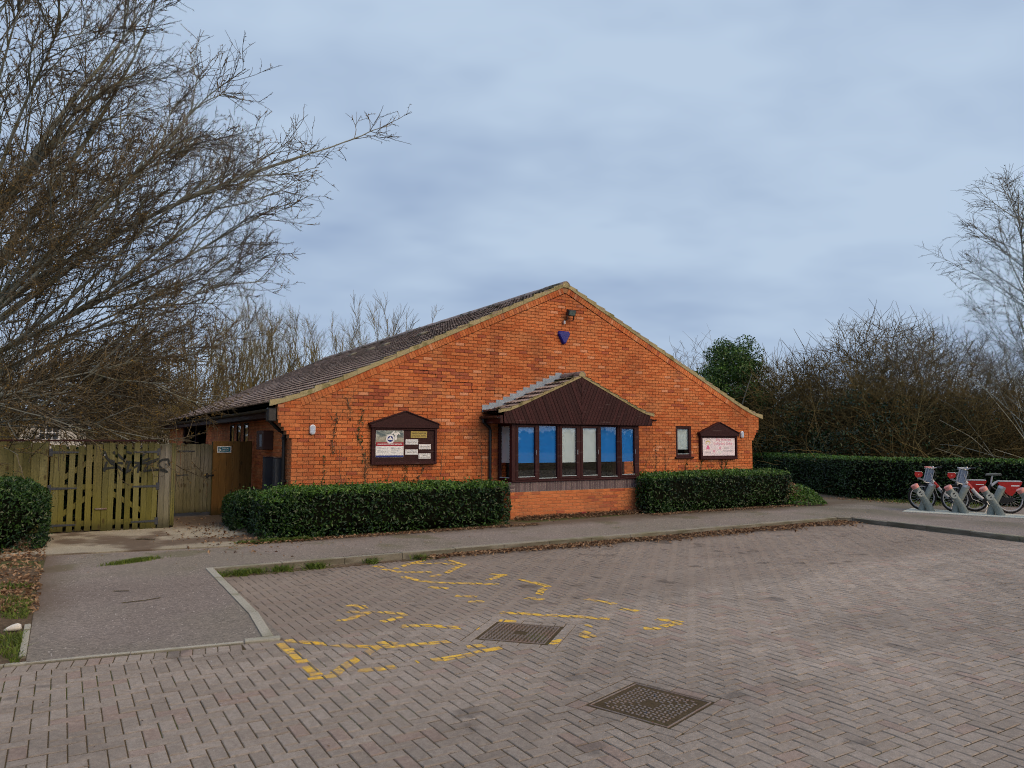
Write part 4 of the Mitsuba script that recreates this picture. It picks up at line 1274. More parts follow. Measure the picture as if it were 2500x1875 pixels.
def board_left(nb):
    y = -0.077
    po = newkey("poster", nb)
    px0, px1, pz0, pz1 = 1.725, 2.350, 1.385, 1.945
    scene[po] = mikit.ply(box(px0, px1, y - 0.004, y, pz0, pz1), PAPER)
    say(po, label="poster with cloudy picture, round blue and white emblem, red band and white text panel")
    put("picture", box(px0 + 0.004, px1 - 0.004, y - 0.006, y - 0.004, 1.700, pz1 - 0.004), SKYPRINT, po)
    put("red_band", box(px0 + 0.003, px1 - 0.003, y - 0.0065, y - 0.004, 1.620, 1.6995), CRIMSON, po)
    put("blue_band", box(px0 + 0.003, px1 - 0.003, y - 0.0065, y - 0.004, pz0 + 0.003, pz0 + 0.040), NAVY, po)
    words("HOUSE ON THE ROCK CHAPEL MEETS HERE", 0.5 * (px0 + px1), 1.642, 0.030, y - 0.0066, PAPER, po, width=0.55, bold=True)
    # a winged white figure in the clouds, then the emblem
    fig = unary_union([affinity.scale(Point(2.170, 1.870).buffer(0.03), 1.5, 1), affinity.rotate(affinity.scale(Point(2.11, 1.905).buffer(0.03), 1.7, .6), 40), affinity.rotate(affinity.scale(Point(2.225, 1.895).buffer(0.03), 1.8, .6), -35), affinity.scale(Point(2.172, 1.80).buffer(0.03), .8, 2.0)])
    put("figure", plate(fig, np.array([0, y - 0.006, 0]), X, Z, -Y, 0, 0.0012), PAPER, po)
    ec = Point(2.045, 1.770)
    put("emblem_rim", plate(ec.buffer(0.098), np.array([0, y - 0.0062, 0]), X, Z, -Y, 0, 0.0025), PAPER, po)
    put("emblem", plate(ec.buffer(0.064), np.array([0, y - 0.0087, 0]), X, Z, -Y, 0, 0.0014), NAVY, po)
    dove = unary_union([affinity.scale(Point(2.045, 1.770).buffer(0.02), 2.5, 0.9), affinity.scale(Point(2.045, 1.785).buffer(0.02), 0.9, 1.7), affinity.scale(Point(2.02, 1.755).buffer(0.014), 2.0, .7), affinity.scale(Point(2.07, 1.755).buffer(0.014), 2.0, .7)])
    put("emblem_mark", plate(dove, np.array([0, y - 0.0101, 0]), X, Z, -Y, 0, 0.0012), PAPER, po)
    ln = Bag()
    r = RNG(3)
    for xx, rows in ((1.765, [(1.590, .07), (1.570, .23), (1.530, .07), (1.510, .20), (1.490, .24)]), (2.060, [(1.590, .07), (1.570, .22), (1.552, .25), (1.530, .16), (1.480, .12)])):
        for z_, L in rows:
            q = 0
            while q < L:
                w_ = 0.012 + 0.02 * r.random()
                ln.add(box(xx + q, xx + min(q + w_, L), y - 0.0052, y - 0.004, z_, z_ + 0.007))
                q += w_ + 0.006
    ln.put("small_print", GREYINK, po)
    pq = newkey("plaque", nb)
    scene[pq] = mikit.ply(rbox(2.510, 2.895, y - 0.008, y, 1.790, 1.940, 0.003), BRASS)
    say(pq, label="brass plaque with black lettering")
    words("Shenley Brook End", 2.702, 1.880, 0.030, y - 0.008, INK, pq, width=0.33)
    words("Community Centre", 2.702, 1.825, 0.030, y - 0.008, INK, pq, width=0.33)
    for (a, b_, c, d), tx in (((2.395, 2.685, 1.650, 1.762), ["House on the Rock"]), ((2.705, 2.990, 1.550, 1.660), ["Little Stars Nursery"]), ((2.390, 2.685, 1.432, 1.545), ["Slimming World"]), ((2.700, 2.985, 1.345, 1.458), ["The Brook", "Community Centre"])):
        pt = newkey("name_plate", nb)
        scene[pt] = mikit.ply(rbox(a, b_, y - 0.007, y, c, d, 0.002), PAPER)
        say(pt, label="white name plate reading %s" % " ".join(tx))
        edge_ = sbox(a + 0.014, c + 0.014, b_ - 0.014, d - 0.014)
        put("border", plate(edge_.difference(edge_.buffer(-0.004)), np.array([0, y - 0.007, 0]), X, Z, -Y, 0, 0.001), GREYINK, pt)
        if len(tx) == 1:
            words(tx[0], 0.5 * (a + b_), 0.5 * (c + d) - 0.017, 0.036, y - 0.007, INK, pt, width=0.225)
        else:
            words(tx[0], 0.5 * (a + b_), 0.5 * (c + d) + 0.008, 0.024, y - 0.007, INK, pt, width=0.13)
            words(tx[1], 0.5 * (a + b_), 0.5 * (c + d) - 0.032, 0.024, y - 0.007, INK, pt, width=0.235)


def board_right(nb):
    y = -0.077
    po = newkey("poster", nb)
    a, b_, c, d = 11.215, 12.480, 1.345, 1.850
    scene[po] = mikit.ply(box(a, b_, y - 0.005, y, c, d), PINKPAPER)
    say(po, label="pale poster reading Big Mamas Softplay Cafe in pink")
    words("Big Mamas", 12.03, 1.760, 0.066, y - 0.005, PINK, po, width=0.60)
    words("Softplay Café", 12.00, 1.648, 0.066, y - 0.005, PINK, po, width=0.74)
    for xx, z_, tx, w_, h_ in ((12.15, 1.545, "01908", 0.20, 0.022), (12.20, 1.462, "", 0.42, 0.022)):
        ln = Bag()
        r = RNG(9)
        q = 0
        while q < w_:
            s_ = 0.014 + 0.026 * r.random()
            ln.add(box(xx - w_ / 2 + q, xx - w_ / 2 + min(q + s_, w_), y - 0.0062, y - 0.005, z_, z_ + h_))
            q += s_ + 0.008
        ln.put("small_print", GREYINK, po)
    for xx, z_ in ((11.885, 1.555), (11.655, 1.470)):
        put("icon", plate(Point(xx, z_).buffer(0.036).difference(Point(xx, z_).buffer(0.018)), np.array([0, y - 0.005, 0]), X, Z, -Y, 0, 0.001), PINK, po)
    put("torn_patch", plate(affinity.scale(Point(11.86, 1.440).buffer(0.06), 2.0, 0.75), np.array([0, y - 0.005, 0]), X, Z, -Y, 0, 0.0008), PAPER, po)
    # arched name over a plain pink dress shape
    for k, ch in enumerate("Big Mamas"):
        if ch == " ":
            continue
        ang = math.radians(150 - k * 15)
        m = meshkit.text_mesh(ch, 0.034, 0.001)
        v = np.array(m.vertices)
        v[:, 0] -= 0.5 * v[:, 0].max()
        ca, sa = math.cos(ang - math.pi / 2), math.sin(ang - math.pi / 2)
        vx, vz_ = v[:, 0] * ca - v[:, 1] * sa, v[:, 0] * sa + v[:, 1] * ca
        put("lettering", (np.column_stack([11.415 + 0.125 * math.cos(ang) + vx, y - 0.005 - v[:, 2], 1.690 + 0.115 * math.sin(ang) + vz_]), m.faces), GREYINK, po)
    hair = affinity.scale(Point(11.415, 1.705).buffer(0.07), 1.35, 0.8).difference(sbox(11.36, 1.66, 11.47, 1.72))
    put("straw_motif", plate(hair, np.array([0, y - 0.005, 0]), X, Z, -Y, 0, 0.001), STRAW, po)
    put("dress_motif", plate(Polygon([(11.385, 1.625), (11.445, 1.625), (11.49, 1.520), (11.34, 1.520)]), np.array([0, y - 0.005, 0]), X, Z, -Y, 0, 0.001), PINK, po)
    ln = Bag()
    for q in range(5):
        ln.add(box(11.31 + 0.045 * q, 11.345 + 0.045 * q, y - 0.006, y - 0.005, 1.43 + 0.006 * (q % 2), 1.452))
    ln.put("small_print", GREYINK, po)


notice_board(1.60, 3.155, 1.228, 2.000, 2.352, "brown pedimented notice board left of the bay, with poster and white name plates", board_left)
notice_board(11.095, 12.60, 1.243, 1.880, 2.262, "brown pedimented notice board right of the bay, with one pale pink poster", board_right)


def bulkhead(xc, zc, label):
    k = thing("wall_lamp", label, "wall lamp", "oval bulkhead lamps")
    o = unary_union([Point(xc, zc + 0.045).buffer(0.056), Point(xc, zc - 0.045).buffer(0.056)]).convex_hull
    put("backplate", plate(o, np.zeros(3), X, Z, -Y, 0.014, 0.035), BLACK, k)
    lay = Bag()
    v = []
    for i, (s_, d) in enumerate(((0.0, 0.035), (0.0, 0.058), (-0.006, 0.070), (-0.016, 0.074))):
        c_ = np.array(o.buffer(s_).exterior.coords)[:-1] if s_ == 0 else None
        base = np.array(o.exterior.coords)[:-1]
        c_ = base + (np.array([xc, zc]) - base) * (-s_ / 0.07)
        v.append(np.column_stack([c_[:, 0], np.full(len(c_), -d), c_[:, 1]]))
    n = len(v[0])
    f = []
    for i in range(3):
        for q in range(n):
            f += [[i * n + q, i * n + (q + 1) % n, (i + 1) * n + (q + 1) % n], [i * n + q, (i + 1) * n + (q + 1) % n, (i + 1) * n + q]]
    put("bezel", (np.vstack(v), np.array(f)), WHITE, k)
    put("diffuser", plate(affinity.scale(o, 0.74, 0.84), np.zeros(3), X, Z, -Y, 0.06, 0.080), DIFFUSER, k)


bulkhead(0.400, 1.948, "white oval wall lamp near the left corner of the gable")
bulkhead(12.83, 1.940, "white oval wall lamp near the right corner of the gable")
al = thing("alarm_box", "deep blue triangular alarm box high on the gable", "alarm box")
tri_ = Polygon([(6.40, 4.425), (6.725, 4.425), (6.565, 4.125)]).buffer(-0.07).buffer(0.065)
tri_ = Polygon([(6.425, 4.43), (6.70, 4.43), (6.735, 4.36), (6.60, 4.125), (6.53, 4.125), (6.39, 4.36)])
tb = np.array(tri_.exterior.coords)[:-1]
cen = tb.mean(0)
v = np.vstack([np.column_stack([tb[:, 0], np.full(len(tb), -0.014), tb[:, 1]]), np.column_stack([tb[:, 0], np.full(len(tb), -0.075), tb[:, 1]]), np.column_stack([(tb + (cen - tb) * 0.16)[:, 0], np.full(len(tb), -0.095), (tb + (cen - tb) * 0.16)[:, 1]])])
n = len(tb)
f = []
for i in range(2):
    for q in range(n):
        f += [[i * n + q, i * n + (q + 1) % n, (i + 1) * n + (q + 1) % n], [i * n + q, (i + 1) * n + (q + 1) % n, (i + 1) * n + q]]
f += [[2 * n, 2 * n + q, 2 * n + q + 1] for q in range(1, n - 1)]
put("housing", (v, np.array(f)), ALARM, al)
put("mounting_plate", plate(tri_.buffer(0.008), np.zeros(3), X, Z, -Y, 0.010, 0.016), NAVY, al)
fl = thing("floodlight", "black floodlight on a bracket near the gable apex", "floodlight")
put("bracket", Bag().add(rbox(6.59, 6.62, -0.13, -0.014, 4.70, 4.73)).add(rbox(6.585, 6.60, -0.16, -0.12, 4.70, 4.90)).add(rbox(6.79, 6.805, -0.16, -0.12, 4.72, 4.86)).add(rbox(6.585, 6.805, -0.15, -0.13, 4.70, 4.715)).mesh(), BLACK, fl)
Rf = rotx(math.radians(20))
put("housing", place(rbox(-0.115, 0.115, -0.06, 0.06, -0.075, 0.075, 0.014), Rf, (6.695, -0.17, 4.885)), BLACK, fl)
put("lens", place(rbox(-0.09, 0.09, -0.066, -0.058, -0.052, 0.052, 0.003), Rf, (6.695, -0.17, 4.885)), mat("lamp_lens", pr((0.09, 0.13, 0.13), 0.15, 0.6)), fl)
put("sensor", rbox(6.54, 6.59, -0.10, -0.014, 4.60, 4.70, 0.015), STEEL, fl)
mt = thing("meter_box", "rust-brown meter box with a pale label on the shaded side wall", "meter box")
put("housing", rbox(-0.22, -0.005, 1.45, 2.10, 1.53, 1.945, 0.01), mat("meter_brown", pr((0.075, 0.034, 0.026), 0.6, 0.3)), mt)
put("label", box(-0.2225, -0.2201, 1.58, 1.78, 1.60, 1.86), GREYINK, mt)
for yy, w_, lb in ((1.50, 0.11, "dark grey upright duct cover on the side wall, farther from the front corner"), (0.62, 0.10, "dark grey upright duct cover on the side wall beside the corner downpipe")):
    dk = thing("duct_cover", lb, "duct cover", "duct covers on the side wall")
    put("casing", rbox(-0.18, -0.006, yy - w_, yy + w_, 0.02, 1.37, 0.008), DUCT, dk)
    put("cap", rbox(-0.19, -0.006, yy - w_ - 0.01, yy + w_ + 0.01, 1.37, 1.385, 0.004), DUCT, dk)

# ---- dried creeper stems clinging to the gable
CREEP = [(0.62, 0.86, 1.45, 5, "thin dried creeper with a leaf tuft low on the wall under the left wall lamp"), (0.83, 1.50, 2.30, 14, "dark clinging creeper running down the wall right of the left wall lamp"), (1.18, 2.18, 2.62, 6, "short dark creeper scrap high on the wall left of the notice board's peak"),
         (1.36, 1.75, 2.40, 9, "dark creeper strand left of the left notice board pediment"), (1.02, 0.86, 1.62, 2, "bare branching creeper stem midway between lamp and left notice board"), (1.52, 0.86, 1.55, 12, "leafy creeper below the left lower corner of the notice board"), (1.46, 1.30, 1.85, 5, "creeper climbing beside the left edge of the notice board"),
         (2.05, 0.86, 1.18, 3, "thin creeper stem under the poster of the left notice board"), (2.40, 0.86, 1.20, 7, "leafy creeper tuft under the middle of the left notice board"), (2.72, 0.86, 1.22, 6, "creeper tuft under the name plates of the left notice board"), (3.24, 1.05, 1.95, 1, "bare creeper stem hugging the right edge of the left notice board"),
         (9.55, 0.90, 1.75, 10, "tall dried creeper left of the small window"), (9.85, 0.90, 1.60, 4, "bare creeper just left of the small window"), (8.75, 0.90, 1.30, 2, "thin creeper stem just right of the bay window"), (9.10, 0.90, 1.28, 2, "thin creeper stem between the bay and the tall creeper"), (10.62, 0.90, 1.28, 7, "creeper tuft under the small window"),
         (11.22, 0.90, 1.30, 7, "creeper under the left corner of the right notice board"), (11.95, 0.90, 1.24, 8, "leafy creeper under the middle of the right notice board"), (12.18, 0.90, 1.30, 9, "leafy creeper reaching the foot of the right notice board"), (4.30, 0.90, 1.85, 6, "creeper by the downpipe left of the bay window")]
crng = RNG(77)
for x_, z0, z1, nl, lb in CREEP:
    k = thing("creeper", lb, "climbing plant", "creepers on the gable")
    n = 7
    zz = np.linspace(z0 - 0.05, z1, n)
    xx = x_ + np.cumsum(crng.normal(size=n) * 0.018)
    P = [np.column_stack([xx, np.full(n, -0.018), zz])]
    for q in range(3 + nl // 4):
        i = crng.integers(0, n - 2)
        s_ = crng.choice([-1, 1])
        d = np.linspace(0, 1, n)
        L = 0.15 + 0.30 * crng.random()
        P.append(np.column_stack([xx[i] + s_ * L * 0.5 * d + 0.01 * crng.normal(size=n), np.full(n, -0.018), zz[i] + L * d]))
    P = np.array(P)
    R = np.linspace(0.0065, 0.003, n)[None] * np.concatenate([[1.0], np.full(len(P) - 1, 0.65)])[:, None]
    m = tubes(P, R, 4)
    put("stem", m, TWIG, k, uv=np.tile((0.25 + 0.4 * crng.random(), 0.5), (len(m[0]), 1)))
    if nl > 3:
        c_ = nl * 5
        i = crng.random(c_) * (n - 1)
        pos = np.column_stack([np.interp(i, np.arange(n), xx) + crng.normal(size=c_) * 0.022, -0.030 - 0.02 * crng.random(c_), np.interp(i, np.arange(n), zz)])
        m = leaves(pos, rdir(crng, c_), np.array([0, -1.0, 0.3]) + 0.5 * crng.normal(size=(c_, 3)), 0.025 + 0.025 * crng.random(c_), 0.018 + 0.015 * crng.random(c_))
        put("leaf_tuft", m, HEDGE if nl % 2 else DEAD, k, uv=tone4(0.4 * crng.random(c_)), kind="stuff")

# ================================================================ FENCE AND GATES
FY = 1.30
wr = RNG(61)


def wboard(parent, x0, x1, z0, z1, y, kind, th=0.020, tilt=0.0, name="board", ragged=0.012, R=None, at=None):
    """One sawn board, its ends a little uneven, possibly out of true."""
    a0, a1 = z0 + ragged * wr.normal() * 0.4, z1 + ragged * wr.normal()
    m = rbox(x0, x1, y - th, y, a0, a1, 0.003)
    v = np.array(m[0])
    v[:, 0] += tilt * (v[:, 2] - 0.5 * (z0 + z1))
    v[:, 1] += 0.004 * wr.normal()
    if R is not None:
        v = v @ R.T + np.asarray(at)
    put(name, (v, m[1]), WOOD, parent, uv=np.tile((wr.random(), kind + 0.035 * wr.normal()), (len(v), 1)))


fp = thing("wooden_fence", "green-stained close-boarded wooden fence left of the gates", "fence")
x = -4.085
while x > -9.5:
    w_ = 0.118 + 0.02 * wr.random()
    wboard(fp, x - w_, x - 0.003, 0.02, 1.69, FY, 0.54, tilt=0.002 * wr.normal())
    x -= w_
for z_ in (0.35, 1.45):
    put("rail", rbox(-9.5, -4.09, FY + 0.01, FY + 0.06, z_, z_ + 0.08), WOOD, fp, uv=None)
put("capping", rbox(-9.5, -2.26, FY + 0.12, FY + 0.22, 1.700, 1.735), STAIN, fp, label="dark rail running along behind the fence top")
put("post", rbox(-4.16, -4.07, FY + 0.02, FY + 0.12, 0, 1.70), WOOD, fp)

G = [("gate", "left leaf of the green-stained wooden double gate, with open gaps between its boards",
      [(-4.045, -3.995), (-3.992, -3.895), (-3.892, -3.805), (-3.752, -3.655), (-3.612, -3.512), (-3.470, -3.372), (-3.345, -3.205)], -1),
     ("gate", "right leaf of the green-stained wooden double gate, with black spray-painted graffiti",
      [(-3.195, -3.098), (-3.095, -2.998), (-2.952, -2.858), (-2.808, -2.712), (-2.668, -2.570), (-2.532, -2.432), (-2.428, -2.338), (-2.334, -2.242)], 1)]
gk = []
for nm, lb, bs_, hs in G:
    g = thing(nm, lb, "gate", "leaves of the double gate")
    gk.append(g)
    for a, b_ in bs_:
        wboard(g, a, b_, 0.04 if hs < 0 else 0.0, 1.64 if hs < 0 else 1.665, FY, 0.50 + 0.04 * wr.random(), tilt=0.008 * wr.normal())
    xa, xb = bs_[0][0], bs_[-1][1]
    for z_ in (0.12, 0.80, 1.45):
        m = rbox(xa + 0.02, xb - 0.02, FY + 0.006, FY + 0.046, z_, z_ + 0.10)
        put("rail", m, WOOD, g, uv=np.tile((0.25, 0.5), (len(m[0]), 1)))
    for z0_, z1_ in ((0.22, 0.80), (0.90, 1.45)):
        L = math.hypot(xb - xa - 0.1, z1_ - z0_)
        a = math.atan2(z1_ - z0_, xb - xa - 0.1)
        m = place(rbox(0, L, FY + 0.006, FY + 0.044, -0.045, 0.045), roty(-a if hs < 0 else a), (xa + 0.05, 0, z0_ if hs < 0 else z1_))
        put("brace", m, WOOD, g, uv=np.tile((0.4, 0.5), (len(m[0]), 1)))
    for z_ in (0.16, 0.835, 1.50):
        hx = xa if hs < 0 else xb
        L = 0.42
        q = [(0, -0.022), (0, 0.022), (L, 0.010), (L, -0.010)]
        q = [(hx + 0.02 - hs * a * 1.0 - (0.0 if hs < 0 else 0.04), z_ + b_) for a, b_ in q]
        m = plate(Polygon(q).buffer(0.002), np.array([0, FY - 0.024, 0]), X, Z, -Y, 0.0, 0.006)
        put("strap_hinge", m, DUCT, g)
        put("hinge_plate", rbox(hx - 0.03, hx + 0.03, FY - 0.031, FY - 0.022, z_ - 0.07, z_ + 0.07, 0.003), DUCT, g)
put("bolt", rbox(-3.30, -3.10, FY - 0.045, FY - 0.022, 0.42, 0.45), IRON, gk[0])
put("latch", rbox(-3.19, -3.16, FY - 0.045, FY - 0.022, 1.43, 1.46), STEEL, gk[1])

gp = thing("gate_post_panel", "narrow panel of pale weathered boards between double gate and side gate", "fence panel")
for a, b_, kd, z0_ in ((-2.228, -2.125, 0.04, 0.0), (-2.122, -2.035, 0.02, 0.0), (-2.032, -2.010, 0.1, 0.0), (-2.004, -1.968, 0.42, 0.05), (-1.965, -1.930, 0.40, 0.05)):
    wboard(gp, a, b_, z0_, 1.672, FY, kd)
put("post", rbox(-2.20, -2.09, FY + 0.01, FY + 0.11, 0, 1.60), WOOD, gp)
for i in range(13):
    t0, t1 = i / 13, (i + 0.96) / 13
    a, b_ = np.array([-1.955, FY + 0.02]), np.array([-1.745, 3.40])
    p_, q_ = a + (b_ - a) * t0, a + (b_ - a) * t1
    L = np.hypot(*(q_ - p_))
    wboard(gp, 0, L, 0.03, 1.66, 0.0, 0.35, R=rotz(math.atan2(*(b_ - a)[::-1])), at=(p_[0], p_[1], 0), name="return_board")
# graffiti: sprayed strokes, cut where the gaps between the boards are
GRAF = [[(-3.173, 1.499), (-3.144, 1.406), (-3.053, 1.287), (-2.954, 1.235)], [(-3.136, 1.305), (-3.155, 1.23), (-3.167, 1.154)], [(-3.183, 1.188), (-3.087, 1.199), (-2.938, 1.222), (-2.852, 1.14), (-2.812, 1.097)],
        [(-3.024, 1.498), (-3.0, 1.473), (-2.955, 1.46), (-2.86, 1.361)], [(-3.085, 1.347), (-2.949, 1.299), (-2.811, 1.276)], [(-2.758, 1.275), (-2.79, 1.122), (-2.73, 1.155), (-2.596, 1.256), (-2.521, 1.323), (-2.414, 1.374)],
        [(-2.798, 1.318), (-2.675, 1.299), (-2.55, 1.281), (-2.442, 1.288), (-2.345, 1.33), (-2.248, 1.364), (-2.34, 1.30), (-2.425, 1.262), (-2.491, 1.134), (-2.319, 1.152), (-2.2, 1.146), (-2.087, 1.109), (-2.186, 1.18), (-2.243, 1.233), (-2.238, 1.303), (-2.168, 1.35), (-2.072, 1.353), (-2.044, 1.248)],
        [(-2.598, 1.118), (-2.58, 1.238), (-2.538, 1.358)], [(-2.797, 1.506), (-2.728, 1.48)], [(-2.525, 1.427), (-2.481, 1.504)]]
spray = unary_union([LineString(s_).buffer(0.020) for s_ in GRAF])
for owner, spans in ((gk[1], G[1][2]), (gp, [(-2.228, -2.125), (-2.122, -2.035)])):
    c = spray.intersection(unary_union([sbox(a + 0.001, 0, b_ - 0.001, 2) for a, b_ in spans]))
    put("graffiti", plate(c, np.array([0, FY - 0.0335, 0]), X, Z, -Y, 0, 0.0015), GRAFFITI, owner, label="black spray-painted tag")

pg_ = thing("side_gate", "narrow grey weathered side gate standing back beside the building", "gate")
PY = 3.42
x = -1.665
for w_ in (0.085, 0.082, 0.072, 0.085, 0.088, 0.095, 0.078, 0.085, 0.082):
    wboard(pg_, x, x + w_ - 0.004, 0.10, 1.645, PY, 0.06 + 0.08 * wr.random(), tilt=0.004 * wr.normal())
    x += w_
for z_ in (0.25, 0.85, 1.45):
    put("rail", rbox(-1.64, -0.93, PY + 0.01, PY + 0.05, z_, z_ + 0.09), WOOD, pg_)
for z_, L in ((1.470, 0.38), (0.935, 0.26)):
    put("strap_hinge", rbox(-1.66, -1.66 + L, PY - 0.032, PY - 0.024, z_, z_ + 0.028, 0.003), DUCT, pg_)
put("latch", Bag().add(rbox(-1.08, -0.86, PY - 0.050, PY - 0.024, 0.915, 0.945, 0.004)).add(rbox(-1.03, -0.985, PY - 0.055, PY - 0.024, 0.87, 0.985, 0.004)).add(tube([(-0.90, PY - 0.06, 0.93), (-0.88, PY - 0.075, 0.95)], 0.012, 6)).mesh(), BLACK, pg_)
sp = thing("fence_panel", "orange-brown board panel joining the side gate to the brick wall", "fence panel")
x = -0.895
for w_ in (0.145, 0.150, 0.150, 0.150, 0.148, 0.128):
    wboard(sp, x, x + w_ - 0.0025, 0.02, 1.715, PY + 0.02, 1.0, th=0.024, ragged=0.003)
    x += w_
put("post", rbox(-0.905, -0.83, PY + 0.03, PY + 0.12, 0, 1.70), WOOD, sp)
sg = thing("wall_sign", "small teal sign with a white border on the orange-brown panel", "sign")
put("panel", rbox(-0.808, -0.495, PY - 0.018, PY - 0.010, 1.443, 1.597, 0.004), PAPER, sg)
put("field", box(-0.785, -0.518, PY - 0.0192, PY - 0.0181, 1.466, 1.574), TEAL, sg)
pic = unary_union([Point(-0.745, 1.555).buffer(0.010), LineString([(-0.750, 1.540), (-0.742, 1.512), (-0.760, 1.480)]).buffer(0.008), LineString([(-0.742, 1.512), (-0.722, 1.485)]).buffer(0.008), LineString([(-0.765, 1.530), (-0.725, 1.522)]).buffer(0.006)])
put("pictogram", plate(pic, np.array([0, PY - 0.0193, 0]), X, Z, -Y, 0, 0.0012), PAPER, sg)
ln = Bag()
for z_, L in ((1.532, 0.14), (1.497, 0.15)):
    q = 0
    while q < L:
        s_ = 0.010 + 0.020 * wr.random()
        ln.add(box(-0.700 + q, -0.700 + min(q + s_, L), PY - 0.0203, PY - 0.0193, z_, z_ + 0.014))
        q += s_ + 0.006
ln.put("small_print", PAPER, sg)

# ================================================================ HEDGES
def added_dark_bank():
    """Dark leaf bank added behind the fence and gates so their gaps read as shade."""
    r = RNG(91)
    k = thing("added_ivy", "dark leaf bank added behind the wooden gates to blacken their gaps", "climbing plant")
    m = 9000
    P = np.column_stack([-9.5 + 7.4 * r.random(m), FY + 0.30 + 0.25 * r.random(m), 1.60 * r.random(m)])
    L = 0.06 + 0.05 * r.random(m)
    mesh = leaves(P, rdir(r, m), unit(r.normal(size=(m, 3)) * 0.6 + [0, -1, 0.3]), L, L * 0.7)
    put("leaf_mass", mesh, HEDGE, k, kind="stuff", uv=tone4(0.12 * r.random(m)))
    put("shade_core", rbox(-9.5, -2.06, FY + 0.5, FY + 1.1, 0.02, 1.56, 0.05), CORESHADE, k, kind="stuff")  # solid near-black core, part of the added darkness behind the gates


added_dark_bank()


def hedge_shell(key, boxes, n, rng, tone_top=0.3, lmin=0.045, lmax=0.085, rough=0.05, matl=HEDGE, part="foliage"):
    """Leaves over the skin of one or more rounded box volumes (x0, x1, y0, y1, z1, corner radius)."""
    P, N = [], []
    area = []
    for b_ in boxes:
        x0, x1, y0, y1, z1, r = b_
        area.append(2 * (x1 - x0 + y1 - y0) * z1 + (x1 - x0) * (y1 - y0))
    for b_, A in zip(boxes, area):
        x0, x1, y0, y1, z1, r = b_
        m = int(n * A / sum(area))
        # sample a box, then round it off: clamp to the inner box and push out by r
        p = np.column_stack([x0 + (x1 - x0) * rng.random(m), y0 + (y1 - y0) * rng.random(m), z1 * rng.random(m)])
        fa = np.array([(y1 - y0) * z1, (y1 - y0) * z1, (x1 - x0) * z1, (x1 - x0) * z1, (x1 - x0) * (y1 - y0)])
        s = rng.choice(5, m, p=fa / fa.sum())
        for k, (ax, val) in enumerate(((0, x0), (0, x1), (1, y0), (1, y1), (2, z1))):
            p[s == k, ax] = val
        q = np.column_stack([np.clip(p[:, 0], x0 + r, x1 - r), np.clip(p[:, 1], y0 + r, y1 - r), np.minimum(p[:, 2], z1 - r)])
        d = unit(p - q)
        w = 0.5 * rough * (meshkit.fbm(p * 2.3, 3, 5) - 0.5) * 4
        p = q + d * (r + (w - rough * 1.3 * rng.random(m) ** 1.5))[:, None]
        P.append(p)
        N.append(d)
    P, N = np.vstack(P), np.vstack(N)
    ok = np.ones(len(P), bool)
    for b_ in boxes:
        x0, x1, y0, y1, z1, r = b_
        ok &= ~((P[:, 0] > x0 + r) & (P[:, 0] < x1 - r) & (P[:, 1] > y0 + r) & (P[:, 1] < y1 - r) & (P[:, 2] < z1 - r))
    ok &= (meshkit.fbm(P * 2.1, 3, 31) < 0.635) | (rng.random(len(P)) < 0.35)
    P, N = P[ok], N[ok]
    stray = rng.random(len(P)) < 0.035
    P = P + N * (stray * 0.075 * rng.random(len(P)))[:, None] + np.column_stack([0 * stray, 0 * stray, 0.03 * stray])
    m = len(P)
    up = np.clip(N[:, 2], 0, 1)
    d = unit(rdir(rng, m) + 0.55 * N + np.array([0, 0, 0.25]))
    nn = unit(N + 0.75 * rng.normal(size=(m, 3)) + np.array([0, 0, 0.35]))
    L = lmin + (lmax - lmin) * rng.random(m)
    mesh = leaves(P, d, nn, L, L * (0.42 + 0.12 * rng.random(m)))
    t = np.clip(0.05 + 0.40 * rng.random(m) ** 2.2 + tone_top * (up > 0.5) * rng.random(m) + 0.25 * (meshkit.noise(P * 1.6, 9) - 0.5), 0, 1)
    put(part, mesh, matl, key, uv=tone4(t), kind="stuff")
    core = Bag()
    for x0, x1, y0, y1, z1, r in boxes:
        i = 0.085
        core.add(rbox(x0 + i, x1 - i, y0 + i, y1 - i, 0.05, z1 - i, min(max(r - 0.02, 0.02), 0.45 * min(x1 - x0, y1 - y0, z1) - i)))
    put("shade_core", core.mesh(), CORESHADE, key, kind="stuff")  # solid near-black core, the shade inside put into its colour


hrng = RNG(101)
def hedge_gaps(P, n, seed, f=1.1, cut=0.66):
    return meshkit.fbm(P * f, 3, seed) < cut


h1 = thing("hedge", "clipped dark green hedge along the gable left of the bay window", "hedge")
hedge_shell(h1, [(-0.55, 4.12, -1.66, -0.18, 0.87, 0.16), (-0.88, 0.2, -1.66, -0.30, 0.82, 0.34)], 21000, hrng, 0.85, rough=0.07)
h2 = thing("hedge", "clipped dark green hedge along the gable right of the bay window", "hedge")
hedge_shell(h2, [(8.55, 13.45, -1.34, -0.10, 0.95, 0.20), (8.16, 8.9, -1.34, -0.72, 0.93, 0.16)], 17000, hrng, 0.85, rough=0.07)
h3 = thing("clipped_shrub", "dark low shrub at the building's left front corner behind the hedge end", "shrub")
hedge_shell(h3, [(-1.05, -0.22, -0.25, 1.35, 0.72, 0.28)], 6000, hrng, 0.1, rough=0.10)
h4 = thing("clipped_shrub", "rounded dark green clipped shrub in front of the fence at the left edge", "shrub")
hedge_shell(h4, [(-6.10, -4.00, -1.15, 0.75, 1.10, 0.50)], 16000, hrng, 0.18, 0.04, 0.07, rough=0.10)
h5 = thing("hedge", "long clipped boundary hedge behind the hire bicycles", "hedge")
spine = [(22.5, 10.0), (18.75, 1.6), (17.55, -0.75), (17.85, -2.1), (19.0, -4.6), (20.9, -8.1), (22.9, -11.6)]
HP, HN, HL = [], [], []
cores = Bag()
